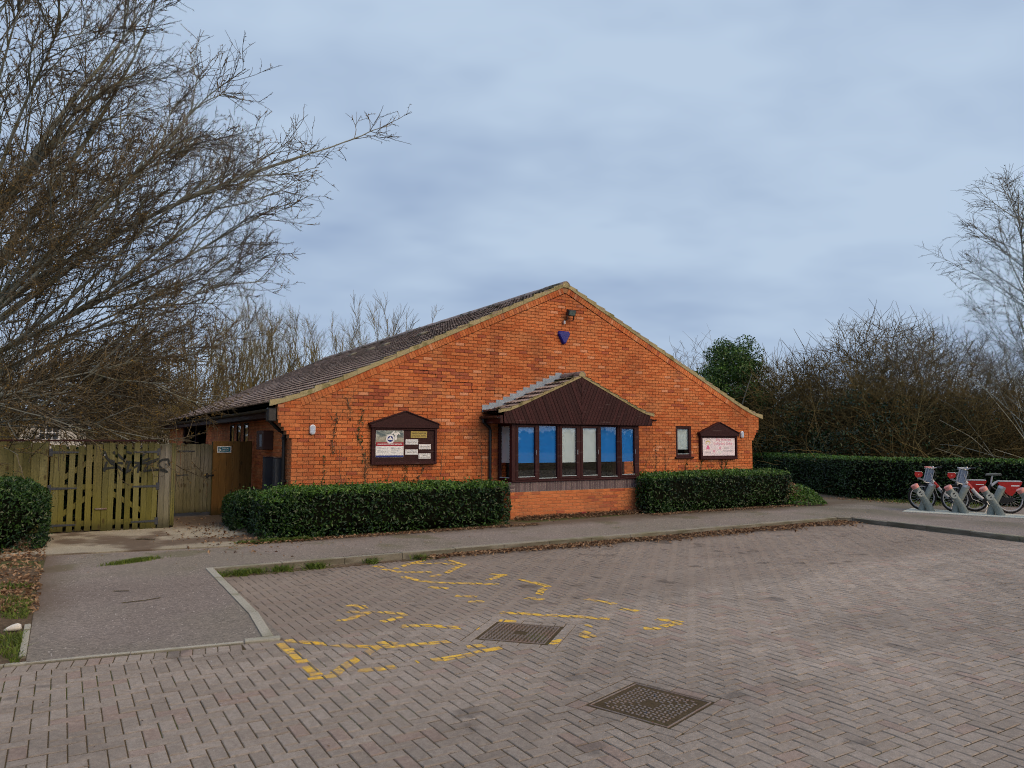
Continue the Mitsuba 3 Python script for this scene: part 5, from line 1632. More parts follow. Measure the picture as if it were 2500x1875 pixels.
for (xa, ya), (xb, yb) in zip(spine[:-1], spine[1:]):
    L = math.hypot(xb - xa, yb - ya)
    u = np.array([xb - xa, yb - ya]) / L
    nrm = np.array([u[1], -u[0]])
    if nrm @ (CAM[:2] - np.array([xa, ya])) < 0:
        nrm = -nrm
    z1 = 1.30 if xa < 20 else 1.28
    m = int(L * 1250)
    s = hrng.random(m)
    a = hrng.random(m) * L
    a = a * (1 + 0.35 / L) - 0.175
    r = 0.20
    A0, A1 = z1 - r, z1 - r + 1.571 * r
    prof_t = s * (A1 + 0.75)
    th_ = np.clip((prof_t - A0) / r, 0, 1.571)
    z = np.where(prof_t < A0, prof_t, z1 - r + r * np.sin(th_))
    off = 0.55 - r + r * np.cos(th_) - np.clip(prof_t - A1, 0, None)
    bul = 0.05 * (meshkit.fbm(np.column_stack([xa + u[0] * a, ya + u[1] * a, z]) * 1.7, 3, 2) - 0.5) * 3
    P = np.column_stack([xa + u[0] * a + nrm[0] * (off + bul), ya + u[1] * a + nrm[1] * (off + bul), z + 0.05 * (meshkit.noise(np.column_stack([a * 1.3, a * 0, a * 0])) - 0.5) * 2 * (prof_t > A1)])
    N = np.column_stack([nrm[0] * np.cos(th_), nrm[1] * np.cos(th_), np.sin(th_) + 0.15])
    P -= N * (0.07 * hrng.random(m) ** 1.6)[:, None]
    HP.append(P)
    HN.append(N)
    c0 = np.array([xa, ya]) - u * 0.1
    R = rotz(math.atan2(u[1], u[0]))
    cores.add(place(rbox(-0.1, L + 0.3, -0.43, 0.43, 0.05, z1 - 0.12, 0.10), R, (c0[0], c0[1], 0)))
P, N = np.vstack(HP), np.vstack(HN)
m = len(P)
d = unit(rdir(hrng, m) + 0.5 * N)
L = 0.055 + 0.045 * hrng.random(m)
mesh = leaves(P, d, unit(N + 0.7 * hrng.normal(size=(m, 3)) + [0, 0, 0.3]), L, L * 0.5)
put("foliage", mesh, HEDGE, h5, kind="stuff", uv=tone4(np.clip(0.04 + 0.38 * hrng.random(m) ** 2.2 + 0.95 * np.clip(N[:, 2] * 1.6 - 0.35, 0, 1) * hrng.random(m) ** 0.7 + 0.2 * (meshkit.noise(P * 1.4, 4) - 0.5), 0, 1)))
put("shade_core", cores.mesh(), CORESHADE, h5, kind="stuff")  # solid core whose near-black colour stands in for inner shade
h6 = thing("low_shrub", "low straggly shrub with dead leaves at the end of the right hedge", "shrub")
m = 2600
a = hrng.random((m, 2))
rr = np.sqrt(a[:, 0])
P = np.column_stack([13.75 + 0.75 * rr * np.cos(6.283 * a[:, 1]), -1.15 + 0.75 * rr * np.sin(6.283 * a[:, 1]), 0.05 + (0.50 * (1 - rr ** 2)) * hrng.random(m) ** 0.5])
L = 0.05 + 0.06 * hrng.random(m)
mesh = leaves(P, rdir(hrng, m), unit(hrng.normal(size=(m, 3)) + [0, 0, 1.2]), L, L * 0.45)
put("leaf_mass", mesh, EVERG, h6, uv=tone4(0.15 + 0.75 * hrng.random(m)), kind="stuff")
m = 1100
a = hrng.random((m, 2))
rr = np.sqrt(a[:, 0])
P = np.column_stack([13.55 + 0.65 * rr * np.cos(6.283 * a[:, 1]), -0.85 + 0.6 * rr * np.sin(6.283 * a[:, 1]), 0.10 + 0.62 * (1 - rr ** 2) * hrng.random(m) ** 0.4])
L = 0.06 + 0.07 * hrng.random(m)
mesh = leaves(P, rdir(hrng, m) + [0, 0, -0.4], unit(hrng.normal(size=(m, 3)) + [0, 0, 1.2]), L, L * 0.4)
put("dead_leaves", mesh, DEAD, h6, uv=tone4(0.4 + 0.6 * hrng.random(m)), kind="stuff")

# ================================================================ FALLEN LEAVES, GRASS, BITS ON THE GROUND
lr = RNG(131)


def litter(name, label, pts, rng, lo=0.03, hi=0.075, t0=0.0, t1=0.9, lift=0.012):
    m = len(pts)
    L = lo + (hi - lo) * rng.random(m)
    pts = pts.copy()
    pts[:, 2] += lift + 0.012 * rng.random(m)
    mesh = leaves(pts, rdir(rng, m) * [1, 1, 0.35], unit(rng.normal(size=(m, 3)) * 0.45 + [0, 0, 1]), L, L * (0.4 + 0.2 * rng.random(m)), fold=0.5)
    put(name, mesh, DEAD, None, label=label, cat="leaves", kind="stuff", uv=tone4(t0 + (t1 - t0) * rng.random(m) ** 1.4))


# along the foot of hedges and bay
m = 3600
x_ = lr.random(m) * 14.6 - 1.3
edge = np.where(x_ < 4.62, -1.80, np.where(x_ < 8.05, -1.0, -1.48))
y_ = edge + np.abs(lr.normal(size=m)) * 0.22 * np.where((x_ > 4.62) & (x_ < 8.05), -0.9, -0.5) + 0.12 * lr.random(m) + np.where((x_ > 4.62) & (x_ < 8.05), 0.26 * lr.random(m), 0)
litter("fallen_leaves", "brown fallen leaves along the foot of the hedges and bay", np.column_stack([x_, y_, np.zeros(m)]), lr)
m = 1500
x_ = 4.7 + 3.7 * lr.random(m)
litter("fallen_leaves", "drift of brown leaves heaped against the bay's brick base", np.column_stack([x_, -0.72 - 0.30 * lr.random(m) ** 1.3, 0.05 * lr.random(m)]), lr, t1=0.7)
m = 6500
q = lr.random(m) ** 0.8
x_ = 0.9 + 10.7 * q
litter("fallen_leaves", "brown leaves gathered along the kerb's foot in the car park", np.column_stack([x_, -4.03 - np.abs(lr.normal(size=m)) * 0.19 * (0.5 + meshkit.noise(np.column_stack([x_ * 1.2, 0 * x_, 0 * x_]))), np.full(m, ZP)]), lr, 0.03, 0.09, lift=0.016)
m = 4200
x_ = -4.02 - np.abs(lr.normal(size=m)) * 1.1
y_ = -5.6 + 6.6 * lr.random(m)
k_ = lr.random(m) < np.clip(1.1 * meshkit.noise(np.column_stack([x_ * 1.4, y_ * 1.4, 0 * x_]), 3) + 0.15, 0, 1)
x_, y_ = x_[k_], y_[k_]
zz = np.where(y_ < -2, vz(x_, np.clip(y_, -8, 0)), -0.004)
litter("fallen_leaves", "curled brown leaves under the shrub left of the drive", np.column_stack([x_, y_, zz]), lr, 0.035, 0.09, 0.1, 1.0)
m = 420
litter("fallen_leaves", "leaves blown against the hedge end and side gate", np.column_stack([-1.3 + 0.5 * lr.normal(size=m) * 0.8, -0.4 + 1.2 * lr.normal(size=m), np.full(m, 0.014)]), lr)
m = 260
litter("fallen_leaves", "scattered leaves and seed cases on the footpath and drive", np.column_stack([-3.9 + 18 * lr.random(m), -3.7 + 1.9 * lr.random(m), np.zeros(m)]), lr, 0.015, 0.04, 0.3, 1.0, 0.004)
m = 230
px_ = np.column_stack([-4 + 13 * lr.random(m), -12.3 + 8.0 * lr.random(m), np.full(m, ZP)])
litter("seed_cases", "tiny pale and dark bits scattered on the block paving", px_, lr, 0.008, 0.028, 0.0, 1.0, 0.004)
m = 300
litter("fallen_leaves", "dead leaves in front of the boundary hedge", np.column_stack([16.0 + 1.9 * lr.random(m), -1.5 - 0.0 * lr.random(m) + 2.4 * (lr.random(m) - 0.5), np.zeros(m)]), lr, t0=0.3)


def grass(name, label, pts, rng, h0, h1, w=0.006, t0=0.1, t1=1.0, lean=0.45):
    m = len(pts)
    hgt = h0 + (h1 - h0) * rng.random(m)
    a = rng.random(m) * 6.283
    side = np.column_stack([np.cos(a), np.sin(a), 0 * a]) * (w * (0.7 + 0.6 * rng.random(m)))[:, None]
    le = rng.normal(size=(m, 3)) * lean * hgt[:, None] * [1, 1, 0.0]
    tip = pts + le + np.column_stack([0 * hgt, 0 * hgt, hgt])
    midp = pts + 0.35 * le + np.column_stack([0 * hgt, 0 * hgt, 0.6 * hgt])
    v = np.stack([pts - side, pts + side, midp + 0.7 * side, midp - 0.7 * side, tip], 1).reshape(-1, 3)
    i = np.arange(m)[:, None] * 5
    f = np.vstack([i + [0, 1, 2], i + [0, 2, 3], i + [3, 2, 4]])
    put(name, (v, f), GRASS, None, label=label, cat="grass", kind="stuff", uv=tone4(t0 + (t1 - t0) * rng.random(m), 5))


m = 15000
x_ = -4.10 - 2.6 * lr.random(m) ** 1.2
y_ = EDGE(x_) + 0.02 + 2.6 * lr.random(m) ** 1.1
dn = meshkit.fbm(np.column_stack([x_ * 1.6, y_ * 1.6, 0 * x_]), 3, 7)
k_ = (dn > 0.46 + 0.16 * (y_ + 7.4) / 2.6) & (lr.random(m) < 0.75)
x_, y_ = x_[k_], y_[k_]
grass("grass", "rough bright grass beside the drive edging", np.column_stack([x_, y_, vz(x_, y_) - 0.005]), lr, 0.025, 0.085, 0.0045, 0.05, 1.0, 0.7)
m = 1500
x_, y_ = -4.1 - 1.3 * lr.random(m), -5.4 + 1.3 * lr.random(m)
k_ = meshkit.fbm(np.column_stack([x_ * 2.6, y_ * 2.6, 0 * x_]), 3, 17) > 0.50
grass("weeds", "low green weeds among the leaf litter left of the drive", np.column_stack([x_, y_, vz(x_, y_)])[k_], lr, 0.03, 0.08, 0.013, 0.0, 0.6, 1.0)
m = 1600
a = lr.normal(size=(m, 2))
grass("grass", "tuft of grass growing through the tarmac drive", np.column_stack([-2.93 + 0.15 * a[:, 0], -2.86 + 0.07 * a[:, 0] + 0.05 * a[:, 1], np.zeros(m)]), lr, 0.02, 0.06, 0.005)
m = 950
cx = lr.choice([-2.0, -1.75, -1.68, -1.5, -1.2, -1.12, -0.72, -0.66, 0.15, 0.95], m)
grass("weeds", "small weeds growing at the kerb's foot", np.column_stack([cx + 0.06 * lr.normal(size=m), -4.05 - 0.09 * np.abs(lr.normal(size=m)), np.full(m, ZP)]), lr, 0.03, 0.10, 0.009, 0.1, 0.7, 0.9)
m = 700
x_ = 4.5 + 7 * lr.random(m)
grass("weeds", "mossy weeds among the leaves along the kerb", np.column_stack([x_, -4.05 - 0.12 * lr.random(m), np.full(m, ZP)])[meshkit.noise(np.column_stack([x_ * 1.7, 0 * x_, 0 * x_])) > 0.52], lr, 0.015, 0.05, 0.008, 0.3, 0.9, 0.9)
m = 900
x_ = -1.3 + 1.2 * lr.random(m)
grass("weeds", "weeds at the front left foot of the left hedge", np.column_stack([x_, -1.72 - 0.16 * lr.random(m), np.zeros(m)]), lr, 0.02, 0.08, 0.012, 0.0, 0.55, 1.0)
m = 600
grass("weeds", "weeds along the foot of the boundary hedge", np.column_stack([16.55 + 1.3 * lr.random(m), -1.9 - 3.4 * lr.random(m) + 0.9, np.zeros(m)]), lr, 0.02, 0.09, 0.012, 0.2, 0.8, 1.0)
# soil washed on to the paving along the kerb
m = 90
db = Bag()
for q in range(m):
    x_ = -2.0 + 3.4 * lr.random()
    r_ = 0.03 + 0.05 * lr.random()
    poly = Polygon([(x_ + r_ * (0.6 + 0.7 * lr.random()) * 1.8 * math.cos(a), -4.06 - 0.13 * lr.random() ** 1.5 - 0.02 + r_ * (0.6 + 0.6 * lr.random()) * math.sin(a)) for a in np.linspace(0, 6.283, 9)[:-1]]).buffer(0)
    mm = plate(poly, np.array([0, 0, ZP + 0.0005]), X, Y, Z, 0, 0.004 + 0.004 * lr.random())
    if mm:
        db.add(mm)
put("washed_soil", db.mesh(), SOIL, None, label="dark soil washed on to the paving at the kerb's foot", cat="soil", kind="stuff")
stn = thing("stone", "white wedge-shaped stone lying in the grass left of the drive", "stone")
h = trimesh.convex.convex_hull(np.array([(-0.11, -0.02, 0), (-0.10, 0.03, 0.005), (0.07, -0.07, 0), (0.075, 0.07, 0), (-0.105, 0.0, 0.035), (0.045, -0.055, 0.085), (0.06, 0.05, 0.10), (0.075, -0.05, 0.03), (0.0, 0.03, 0.075), (-0.03, -0.045, 0.045)]))
h = h.subdivide_loop(1)
put("body", (np.array(h.vertices) * [0.85, 0.85, 0.9] + [-4.185, -6.33, -0.055], np.array(h.faces)), mat("white_stone", pr((0.62, 0.59, 0.53), 0.8, 0.2)), stn, smooth=40)
for pts, lb in (([(-2.72, -0.42, 0.03), (-2.60, -0.47, 0.034), (-2.50, -0.58, 0.03), (-2.44, -0.62, 0.028)], "short dark stick lying on the concrete slab before the gates"),
                ([(-3.25, -5.62, -0.03), (-3.02, -5.60, -0.03), (-2.86, -5.55, -0.028)], "thin twig lying across the upper drive"), ([(-3.3, -4.95, -0.015), (-3.14, -5.02, -0.015)], "short twig on the drive nearer the gates")):
    k = thing("stick", lb, "stick")
    put("wood", tube(pts, [0.012, 0.011, 0.009, 0.005][:len(pts)] if "dark" in lb else 0.005, 6), TWIG, k, uv=None)

# ================================================================ TREES
def twigs(key, name, P, r0, r1, rng, matl, tone=(0.1, 0.9), s=3, k=None, **kw):
    n, kk, _ = P.shape
    m = tubes(P, taperR(n, kk, r0, r1, rng), s)
    t = np.repeat(tone[0] + (tone[1] - tone[0]) * rng.random(n), kk * s)
    put(name, m, matl, key, uv=np.column_stack([t, np.full(len(t), kw.pop("pale", 0.5))]), **kw)


def buds(key, name, P, per, rng, l0, l1, matl, wid=0.28, tone=(0, 1), **kw):
    n, kk, _ = P.shape
    i = np.repeat(np.arange(n), per)
    x = rng.random(len(i)) * (kk - 1)
    a = np.minimum(x.astype(int), kk - 2)
    w = (x - a)[:, None]
    p = P[i, a] * (1 - w) + P[i, a + 1] * w
    tg = unit(P[i, a + 1] - P[i, a])
    d = unit(0.8 * tg + 0.75 * rng.normal(size=p.shape))
    L = l0 + (l1 - l0) * rng.random(len(i))
    m = leaves(p + d * (0.45 * L)[:, None], d, rng.normal(size=p.shape), L, L * wid)
    put(name, m, matl, key, uv=tone4(tone[0] + (tone[1] - tone[0]) * rng.random(len(i))), kind="stuff", **kw)


# ---- the big bare tree at the left, rooted behind the fence, its limbs sweeping out to the right
r = RNG(201)
bt = thing("bare_tree", "big bare spreading tree behind the fence, its pale limbs sweeping right above the gates", "tree")
base = np.array([-6.75, 4.6, -0.05])
TR = grow_from(base[None], np.array([[0.06, -0.02, 1.0]]), [4.2], 9, 0.03, 0.02, r)
m = tube(TR[0], np.linspace(0.36, 0.22, 9), 12, cap=False)
put("trunk", m, BARK, bt, smooth=True, uv=np.tile((0.5, 0.35), (len(m[0]), 1)))
limbs_dir, limbs_t, limbs_len = [], [], []
spec = [  # azimuth from +x (degrees), elevation, length, height on the trunk (0..1), radius at the foot
    (-31, 74, 9.0, 1.00, 0.100), (-10, 70, 9.0, 0.98, 0.080), (-30, 66, 9.2, 0.96, 0.110), (-50, 62, 8.6, 0.90, 0.065), (-22, 58, 8.6, 0.92, 0.095), (2, 56, 9.0, 0.84, 0.065), (-36, 52, 9.6, 0.86, 0.100),
    (-16, 50, 8.8, 0.80, 0.085), (20, 52, 9.0, 0.80, 0.060), (-44, 45, 9.4, 0.72, 0.065), (-29, 43, 12.2, 0.72, 0.080), (-10, 37, 10.2, 0.64, 0.060), (-33, 33, 9.6, 0.58, 0.055), (-20, 36, 10.2, 0.62, 0.055), (-40, 38, 9.8, 0.66, 0.055), (-26, 27, 8.0, 0.50, 0.042), (6, 38, 8.0, 0.56, 0.050), (-54, 38, 7.6, 0.56, 0.048),
    (-22, 30, 7.0, 0.50, 0.045), (-4, 28, 6.0, 0.44, 0.038), (-44, 28, 6.0, 0.44, 0.038), (-70, 62, 8.0, 0.92, 0.055), (40, 60, 8.5, 0.9, 0.055), (-58, 74, 8.5, 0.98, 0.06),
    (-30, 20, 4.6, 0.46, 0.032), (-10, 17, 4.2, 0.42, 0.028), (10, 18, 4.0, 0.40, 0.028), (-50, 18, 4.4, 0.40, 0.028), (-22, 24, 5.0, 0.48, 0.034), (-65, 22, 4.4, 0.42, 0.028), (25, 24, 4.6, 0.44, 0.028),
    (70, 60, 8, 0.9, 0.06), (110, 50, 7, 0.8, 0.06), (150, 50, 7, 0.8, 0.06), (-110, 58, 7, 0.85, 0.06), (200, 60, 7, 0.9, 0.06)]
d0, p0, LL = [], [], []
for az, el, L, t, r0 in spec:
    L *= 0.88 if el > 40 else (0.86 if el > 25 else 1.0)
    a, e = math.radians(az), math.radians(el)
    d0.append([math.cos(e) * math.cos(a), math.cos(e) * math.sin(a), math.sin(e)])
    x_ = t * 8
    i = min(int(x_), 7)
    p0.append(TR[0, i] * (1 - (x_ - i)) + TR[0, i + 1] * (x_ - i))
    LL.append(L)
LIM = grow_from(np.array(p0), np.array(d0), np.array(LL), 14, 0.045, -0.012, r)
for q in range(len(LIM)):
    rr = np.linspace(1.0, 0.10, 14) ** 0.9 * spec[q][4]
    m = tube(LIM[q], rr, 7, cap=False)
    put("limb", m, BARK, bt, smooth=True, uv=np.tile((0.5, 0.85 if q % 3 else 0.55), (len(m[0]), 1)))
B1 = sprout(LIM, 13, 0.14, 0.98, 0.28, 0.70, 1.9, 4.0, 9, 0.06, 0.004, r, 0.55, 0.2)
twigs(bt, "branches", B1, 0.018, 0.006, r, BARK, s=4, pale=0.55, kind="stuff")
B2 = sprout(B1, 9, 0.12, 0.98, 0.35, 0.90, 0.75, 1.75, 6, 0.09, 0.02, r, 0.5, 0.2)
twigs(bt, "twigs", B2, 0.0085, 0.0046, r, TWIG, (0.1, 0.9), kind="stuff")
B3 = sprout(B2, 4, 0.10, 1.0, 0.45, 1.0, 0.22, 0.62, 4, 0.16, 0.05, r, 0.4)
twigs(bt, "fine_twigs", B3, 0.0062, 0.0042, r, TWIG, (0.05, 0.7), kind="stuff")
sel = B3[r.random(len(B3)) < 0.85]
buds(bt, "catkins", sel, 5, r, 0.035, 0.075, BUD, 0.26)

# ---- the slim pale tree at the right edge
r = RNG(301)
st_ = thing("slender_tree", "slender pale-stemmed bare tree with fine drooping twigs at the right edge", "tree")
base = np.array([23.9, -2.75, -0.05])
TR = grow_from(base[None], np.array([[0.0, 0.02, 1.0]]), [9.9], 14, 0.018, 0.02, r)
m = tube(TR[0], np.linspace(0.105, 0.010, 14), 8, cap=False)
put("trunk", m, BARK, st_, smooth=True, uv=np.tile((0.5, 1.0), (len(m[0]), 1)))
L1 = sprout(TR, 72, 0.08, 0.96, 0.45, 1.0, 3.4, 5.8, 9, 0.05, 0.020, r, 0.72)
twigs(st_, "limbs", L1, 0.019, 0.005, r, BARK, s=4, pale=1.0, kind="stuff")
L2 = sprout(L1, 11, 0.12, 1.0, 0.35, 0.85, 0.8, 1.7, 6, 0.09, -0.02, r, 0.5)
twigs(st_, "twigs", L2, 0.0072, 0.0045, r, TWIG, (0.5, 1.0), kind="stuff")
L3 = sprout(L2, 4, 0.2, 1.0, 0.3, 0.9, 0.25, 0.6, 4, 0.12, -0.08, r, 0.3)
twigs(st_, "fine_twigs", L3, 0.0055, 0.0045, r, TWIG, (0.1, 0.7), kind="stuff")
buds(st_, "catkins", L3[r.random(len(L3)) < 0.5], 1, r, 0.05, 0.09, BUD, 0.3, (0, 0.5))
# pale arching stems low at its foot
AR = grow_from(np.tile([23.7, -2.5, 0.4], (11, 1)) + 0.9 * r.normal(size=(11, 3)) * [1, 1, 0.3], np.column_stack([-0.6 + 0.4 * r.normal(size=11), 0.5 * r.normal(size=11), 0.9 + 0.3 * r.random(11)]), 2.6 + 2.0 * r.random(11), 9, 0.09, -0.10, r)
twigs(st_, "arching_stems", AR, 0.013, 0.005, r, BARK, pale=1.0, kind="stuff")

# ---- upright bare coppiced trees behind the building, left
for q, (x_, y_, h_, ns_, lb) in enumerate([
        (1.0, 24.5, 7.6, 26, "upright bare coppiced tree far behind the side gate"), (3.6, 25.5, 9.0, 28, "tall upright olive-stemmed bare tree behind the roof's far left end"), (5.6, 24.0, 8.5, 26, "bushy olive-stemmed bare tree just right of the tall one behind the roof"),
        (8.2, 25.0, 8.8, 24, "bare olive-stemmed tree behind the middle of the left roof slope"), (10.9, 25.6, 9.6, 15, "thin straight bare saplings behind the roof slope, nearest the ridge"), (13.2, 26.0, 10.0, 12, "straight bare saplings showing just above the roof ridge line"),
        (-1.6, 20.5, 5.4, 24, "bare bushy tree behind the side gate and porch"), (-1.9, 26.0, 6.2, 20, "bare bushy tree behind the right leaf of the double gate"), (-6.0, 22.0, 5.2, 16, "bare bushy tree behind the fence at the left edge"), (-6.9, 33.0, 7.0, 18, "distant bare tree behind the fence near the far house")]):
    r = RNG(400 + q)
    k = thing("bare_tree", lb, "tree", "bare coppiced trees behind the building")
    S0 = grow_from(np.array([x_, y_, 0]) + r.normal(size=(ns_, 3)) * [0.45, 0.45, 0], np.column_stack([0.26 * r.normal(size=ns_), 0.26 * r.normal(size=ns_), np.ones(ns_)]), h_ * (0.75 + 0.3 * r.random(ns_)), 9, 0.035, 0.02, r)
    twigs(k, "stems", S0, 0.042, 0.008, r, OLIVE, s=4)
    S1 = sprout(S0, 11, 0.22, 0.97, 0.25, 0.65, 1.3, 2.6, 6, 0.06, 0.04, r, 0.6)
    twigs(k, "branches", S1, 0.016, 0.008, r, OLIVE, kind="stuff")
    S2 = sprout(S1, 5, 0.15, 1.0, 0.25, 0.7, 0.45, 1.1, 3, 0.08, 0.05, r, 0.4)
    twigs(k, "twigs", S2, 0.0085, 0.0065, r, OLIVE if q not in (6, 7, 8) else TWIG, (0.1, 0.8), kind="stuff")

# ---- soft low scrub between the coppiced trees
r = RNG(471)
for q, (x_, y_, h_, R_) in enumerate([(0.2, 22.5, 5.0, 3.2), (4.5, 22.5, 5.6, 3.0)]):
    k = thing("scrub", ["soft bare scrub behind the side gate", "soft bare scrub behind the far end of the roof"][q], "bush", "soft scrub behind the fence")
    d = rdir(r, 2200)
    d[:, 2] = np.abs(d[:, 2])
    rad = 0.25 + 0.75 * r.random(2200) ** 0.6
    p = np.array([x_, y_, 0.1]) + d * rad[:, None] * [R_, R_, h_ * 0.9]
    S_ = grow_from(p, 0.6 * d + 0.5 * r.normal(size=(2200, 3)) + [0, 0, 0.7], 0.6 + 1.0 * r.random(2200), 4, 0.14, 0.05, r)
    twigs(k, "brushwood", S_, 0.0095, 0.0065, r, OLIVE, (0.0, 0.9), kind="stuff")

# ---- evergreen shrub rising behind the gable's right slope
def leaf_clumps(key, name, centres, radii, per, rng, matl, l0, l1, tone=(0.1, 0.6), toptone=0.3):
    P, N = [], []
    for c, R in zip(centres, radii):
        d = rdir(rng, per)
        P.append(c + d * (R * (0.55 + 0.5 * rng.random(per)))[:, None] * [1, 1, 0.85])
        N.append(d)
    P, N = np.vstack(P), np.vstack(N)
    m = len(P)
    L = l0 + (l1 - l0) * rng.random(m)
    mesh = leaves(P, unit(rdir(rng, m) + [0, 0, -0.35]), unit(N + 0.6 * rng.normal(size=(m, 3)) + [0, 0, 0.5]), L, L * 0.45)
    put(name, mesh, matl, key, kind="stuff", uv=tone4(np.clip(tone[0] + (tone[1] - tone[0]) * rng.random(m) ** 1.6 + toptone * (N[:, 2] > 0.3) * rng.random(m), 0, 1)))


r = RNG(501)
ev = thing("evergreen_shrub", "tall glossy evergreen shrub rising behind the gable's right slope", "shrub")
cs, rs = [], []
for q in range(150):
    d = rdir(r, 1)[0]
    z_ = 3.2 + 2.8 * d[2]
    c = np.array([21.35, 7.9, 0]) + np.array([d[0] * 1.95, d[1] * 1.6, 0]) * (0.55 + 0.5 * r.random())
    cs.append([c[0], c[1], max(0.5, z_ + 0.2 * r.normal())])
    rs.append(0.34 + 0.30 * r.random())
leaf_clumps(ev, "foliage", np.array(cs), rs, 170, r, EVERG, 0.09, 0.17, (0.05, 0.5), 0.45)
tr_ = grow_from(np.tile([21.0, 8.0, 0.0], (6, 1)), np.column_stack([0.3 * r.normal(size=6), 0.3 * r.normal(size=6), np.ones(6)]), np.full(6, 5.0), 6, 0.06, 0, r)
twigs(ev, "stems", tr_, 0.07, 0.02, r, BARK, s=5)

# ---- thorn thicket along the right boundary
TH = [(24.4, 3.2, 7.8, 22, 0.95, "tall dense brown thorn bush, highest of the thicket behind the boundary hedge"), (22.6, 5.6, 5.8, 16, 0.9, "thorn bush with a few long branches left of the tallest, behind the boundary hedge"), (28.0, 2.8, 7.2, 20, 1.0, "dense brown thorn bush right of the tallest one"),
      (24.8, 9.6, 6.2, 18, 1.0, "brown thorn bush behind the evergreen shrub's right side"), (31.5, 2.0, 6.4, 17, 1.0, "brown thorn bush at the far right behind the slender tree"), (22.6, 1.6, 4.2, 15, 0.85, "low tangled bramble-like thorn bush just behind the boundary hedge corner"),
      (25.2, -1.0, 4.4, 15, 1.0, "low tangled thorn bush behind the hire bicycles"), (26.4, 14.2, 8.0, 20, 1.15, "domed bare bush showing above the evergreen shrub"), (30.5, 6.5, 6.0, 12, 1.0, "thorn bush in the back row between the two tallest")]
def dome(S, x_, y_, h_, wd, rng, slack=0.16):
    """Keep what lies inside an uneven rounded dome."""
    e = S[:, -1]
    q = np.sqrt(((e[:, 0] - x_) / (wd * h_)) ** 2 + ((e[:, 1] - y_) / (wd * h_)) ** 2 + (np.maximum(e[:, 2] - 0.30 * h_, 0) / (0.70 * h_)) ** 2)
    return S[q < 1.0 + slack * rng.normal(size=len(e)) * 0.6 + 0.25 * (meshkit.fbm(e * 0.8, 2, 3) - 0.5)]


def fuzz(x_, y_, h_, R_, n, rng, lo=0.25):
    """Short wandering twigs filling an uneven rounded mass, thickest towards its skin."""
    d = rdir(rng, n)
    d[:, 2] = np.abs(d[:, 2])
    rad = (lo + (1 - lo) * rng.random(n) ** 0.55)
    lump = 0.80 + 0.42 * (meshkit.fbm(d * 1.9 + x_, 3, 7) - 0.25)
    p = np.column_stack([x_ + R_ * d[:, 0] * rad * lump, y_ + R_ * d[:, 1] * rad * lump, 0.25 * h_ + 0.75 * h_ * d[:, 2] * rad * lump])
    low = rng.random(n) < 0.30
    p[low, 2] = rng.random(low.sum()) * 0.42 * h_
    return grow_from(p, 0.8 * d + 0.85 * rng.normal(size=(n, 3)) + [0, 0, 0.15], 0.5 + 0.9 * rng.random(n), 4, 0.22, 0.0, rng)


for q, (x_, y_, h_, ns_, wd, lb) in enumerate(TH):
    r = RNG(600 + q)
    k = thing("thorn_bush", lb, "bush", "bare thorn bushes along the right boundary")
    mt_ = TWIG if lb.startswith("domed") else THORN
    d_ = 0.62 * r.normal(size=(ns_, 2))
    S0 = grow_from(np.array([x_, y_, 0]) + r.normal(size=(ns_, 3)) * [0.5, 0.5, 0], np.column_stack([d_, np.ones(ns_)]), h_ * 0.98 / np.sqrt(1 + 0.35 * (d_ ** 2).sum(1)) * (0.85 + 0.15 * r.random(ns_)), 10, 0.09, -0.012, r)
    twigs(k, "stems", S0, 0.046, 0.009, r, mt_, s=4)
    wd_ = 0.50 * wd
    S1 = dome(sprout(S0, 18, 0.12, 1.0, 0.5, 1.2, 0.9, 2.0, 6, 0.14, 0.0, r, 0.40), x_, y_, h_, wd_, r)
    twigs(k, "branches", S1, 0.0135, 0.007, r, mt_, (0.15, 0.9), kind="stuff")
    S2 = dome(sprout(S1, 9, 0.05, 1.0, 0.45, 1.2, 0.35, 0.95, 3, 0.18, 0.02, r, 0.35), x_, y_, h_, wd_, r)
    twigs(k, "twigs", S2, 0.0085, 0.0060, r, mt_, (0.0, 1.0), kind="stuff")
    FZ = fuzz(x_, y_, h_ * 0.95, h_ * (0.46 if q == 0 else 0.55) * wd, 4000 if q < 4 else 2000, r)
    twigs(k, "brushwood", FZ, 0.0095, 0.0060, r, mt_, (0.0, 1.0), kind="stuff")
# near-black leaves added as occluders to darken the foot of the thicket
r = RNG(701)
ug = Bag()
m = 60000
x_ = 19.6 + 15 * r.random(m)
y_ = (x_ - 20) * -0.25 + 1.2 + 3.0 * r.normal(size=m) * 0.55 + 2.2
z_ = 3.1 * r.random(m) ** 1.25 * (0.5 + meshkit.fbm(np.column_stack([x_ * 0.5, y_ * 0.5, 0 * x_]), 3, 5))
k_ = meshkit.fbm(np.column_stack([x_, y_, z_ * 1.3]) * 0.9, 3, 11) > 0.45
P = np.column_stack([x_, y_, z_])[k_]
L = 0.06 + 0.10 * r.random(len(P))
mesh = leaves(P, rdir(r, len(P)), unit(r.normal(size=(len(P), 3)) + [0, 0, 0.6]), L, L * 0.6)
put("undergrowth", mesh, HEDGE, None, label="near black leaves added to darken the shaded foot of the thicket", cat="undergrowth", kind="stuff", uv=tone4(0.16 * r.random(len(P)) ** 1.5))
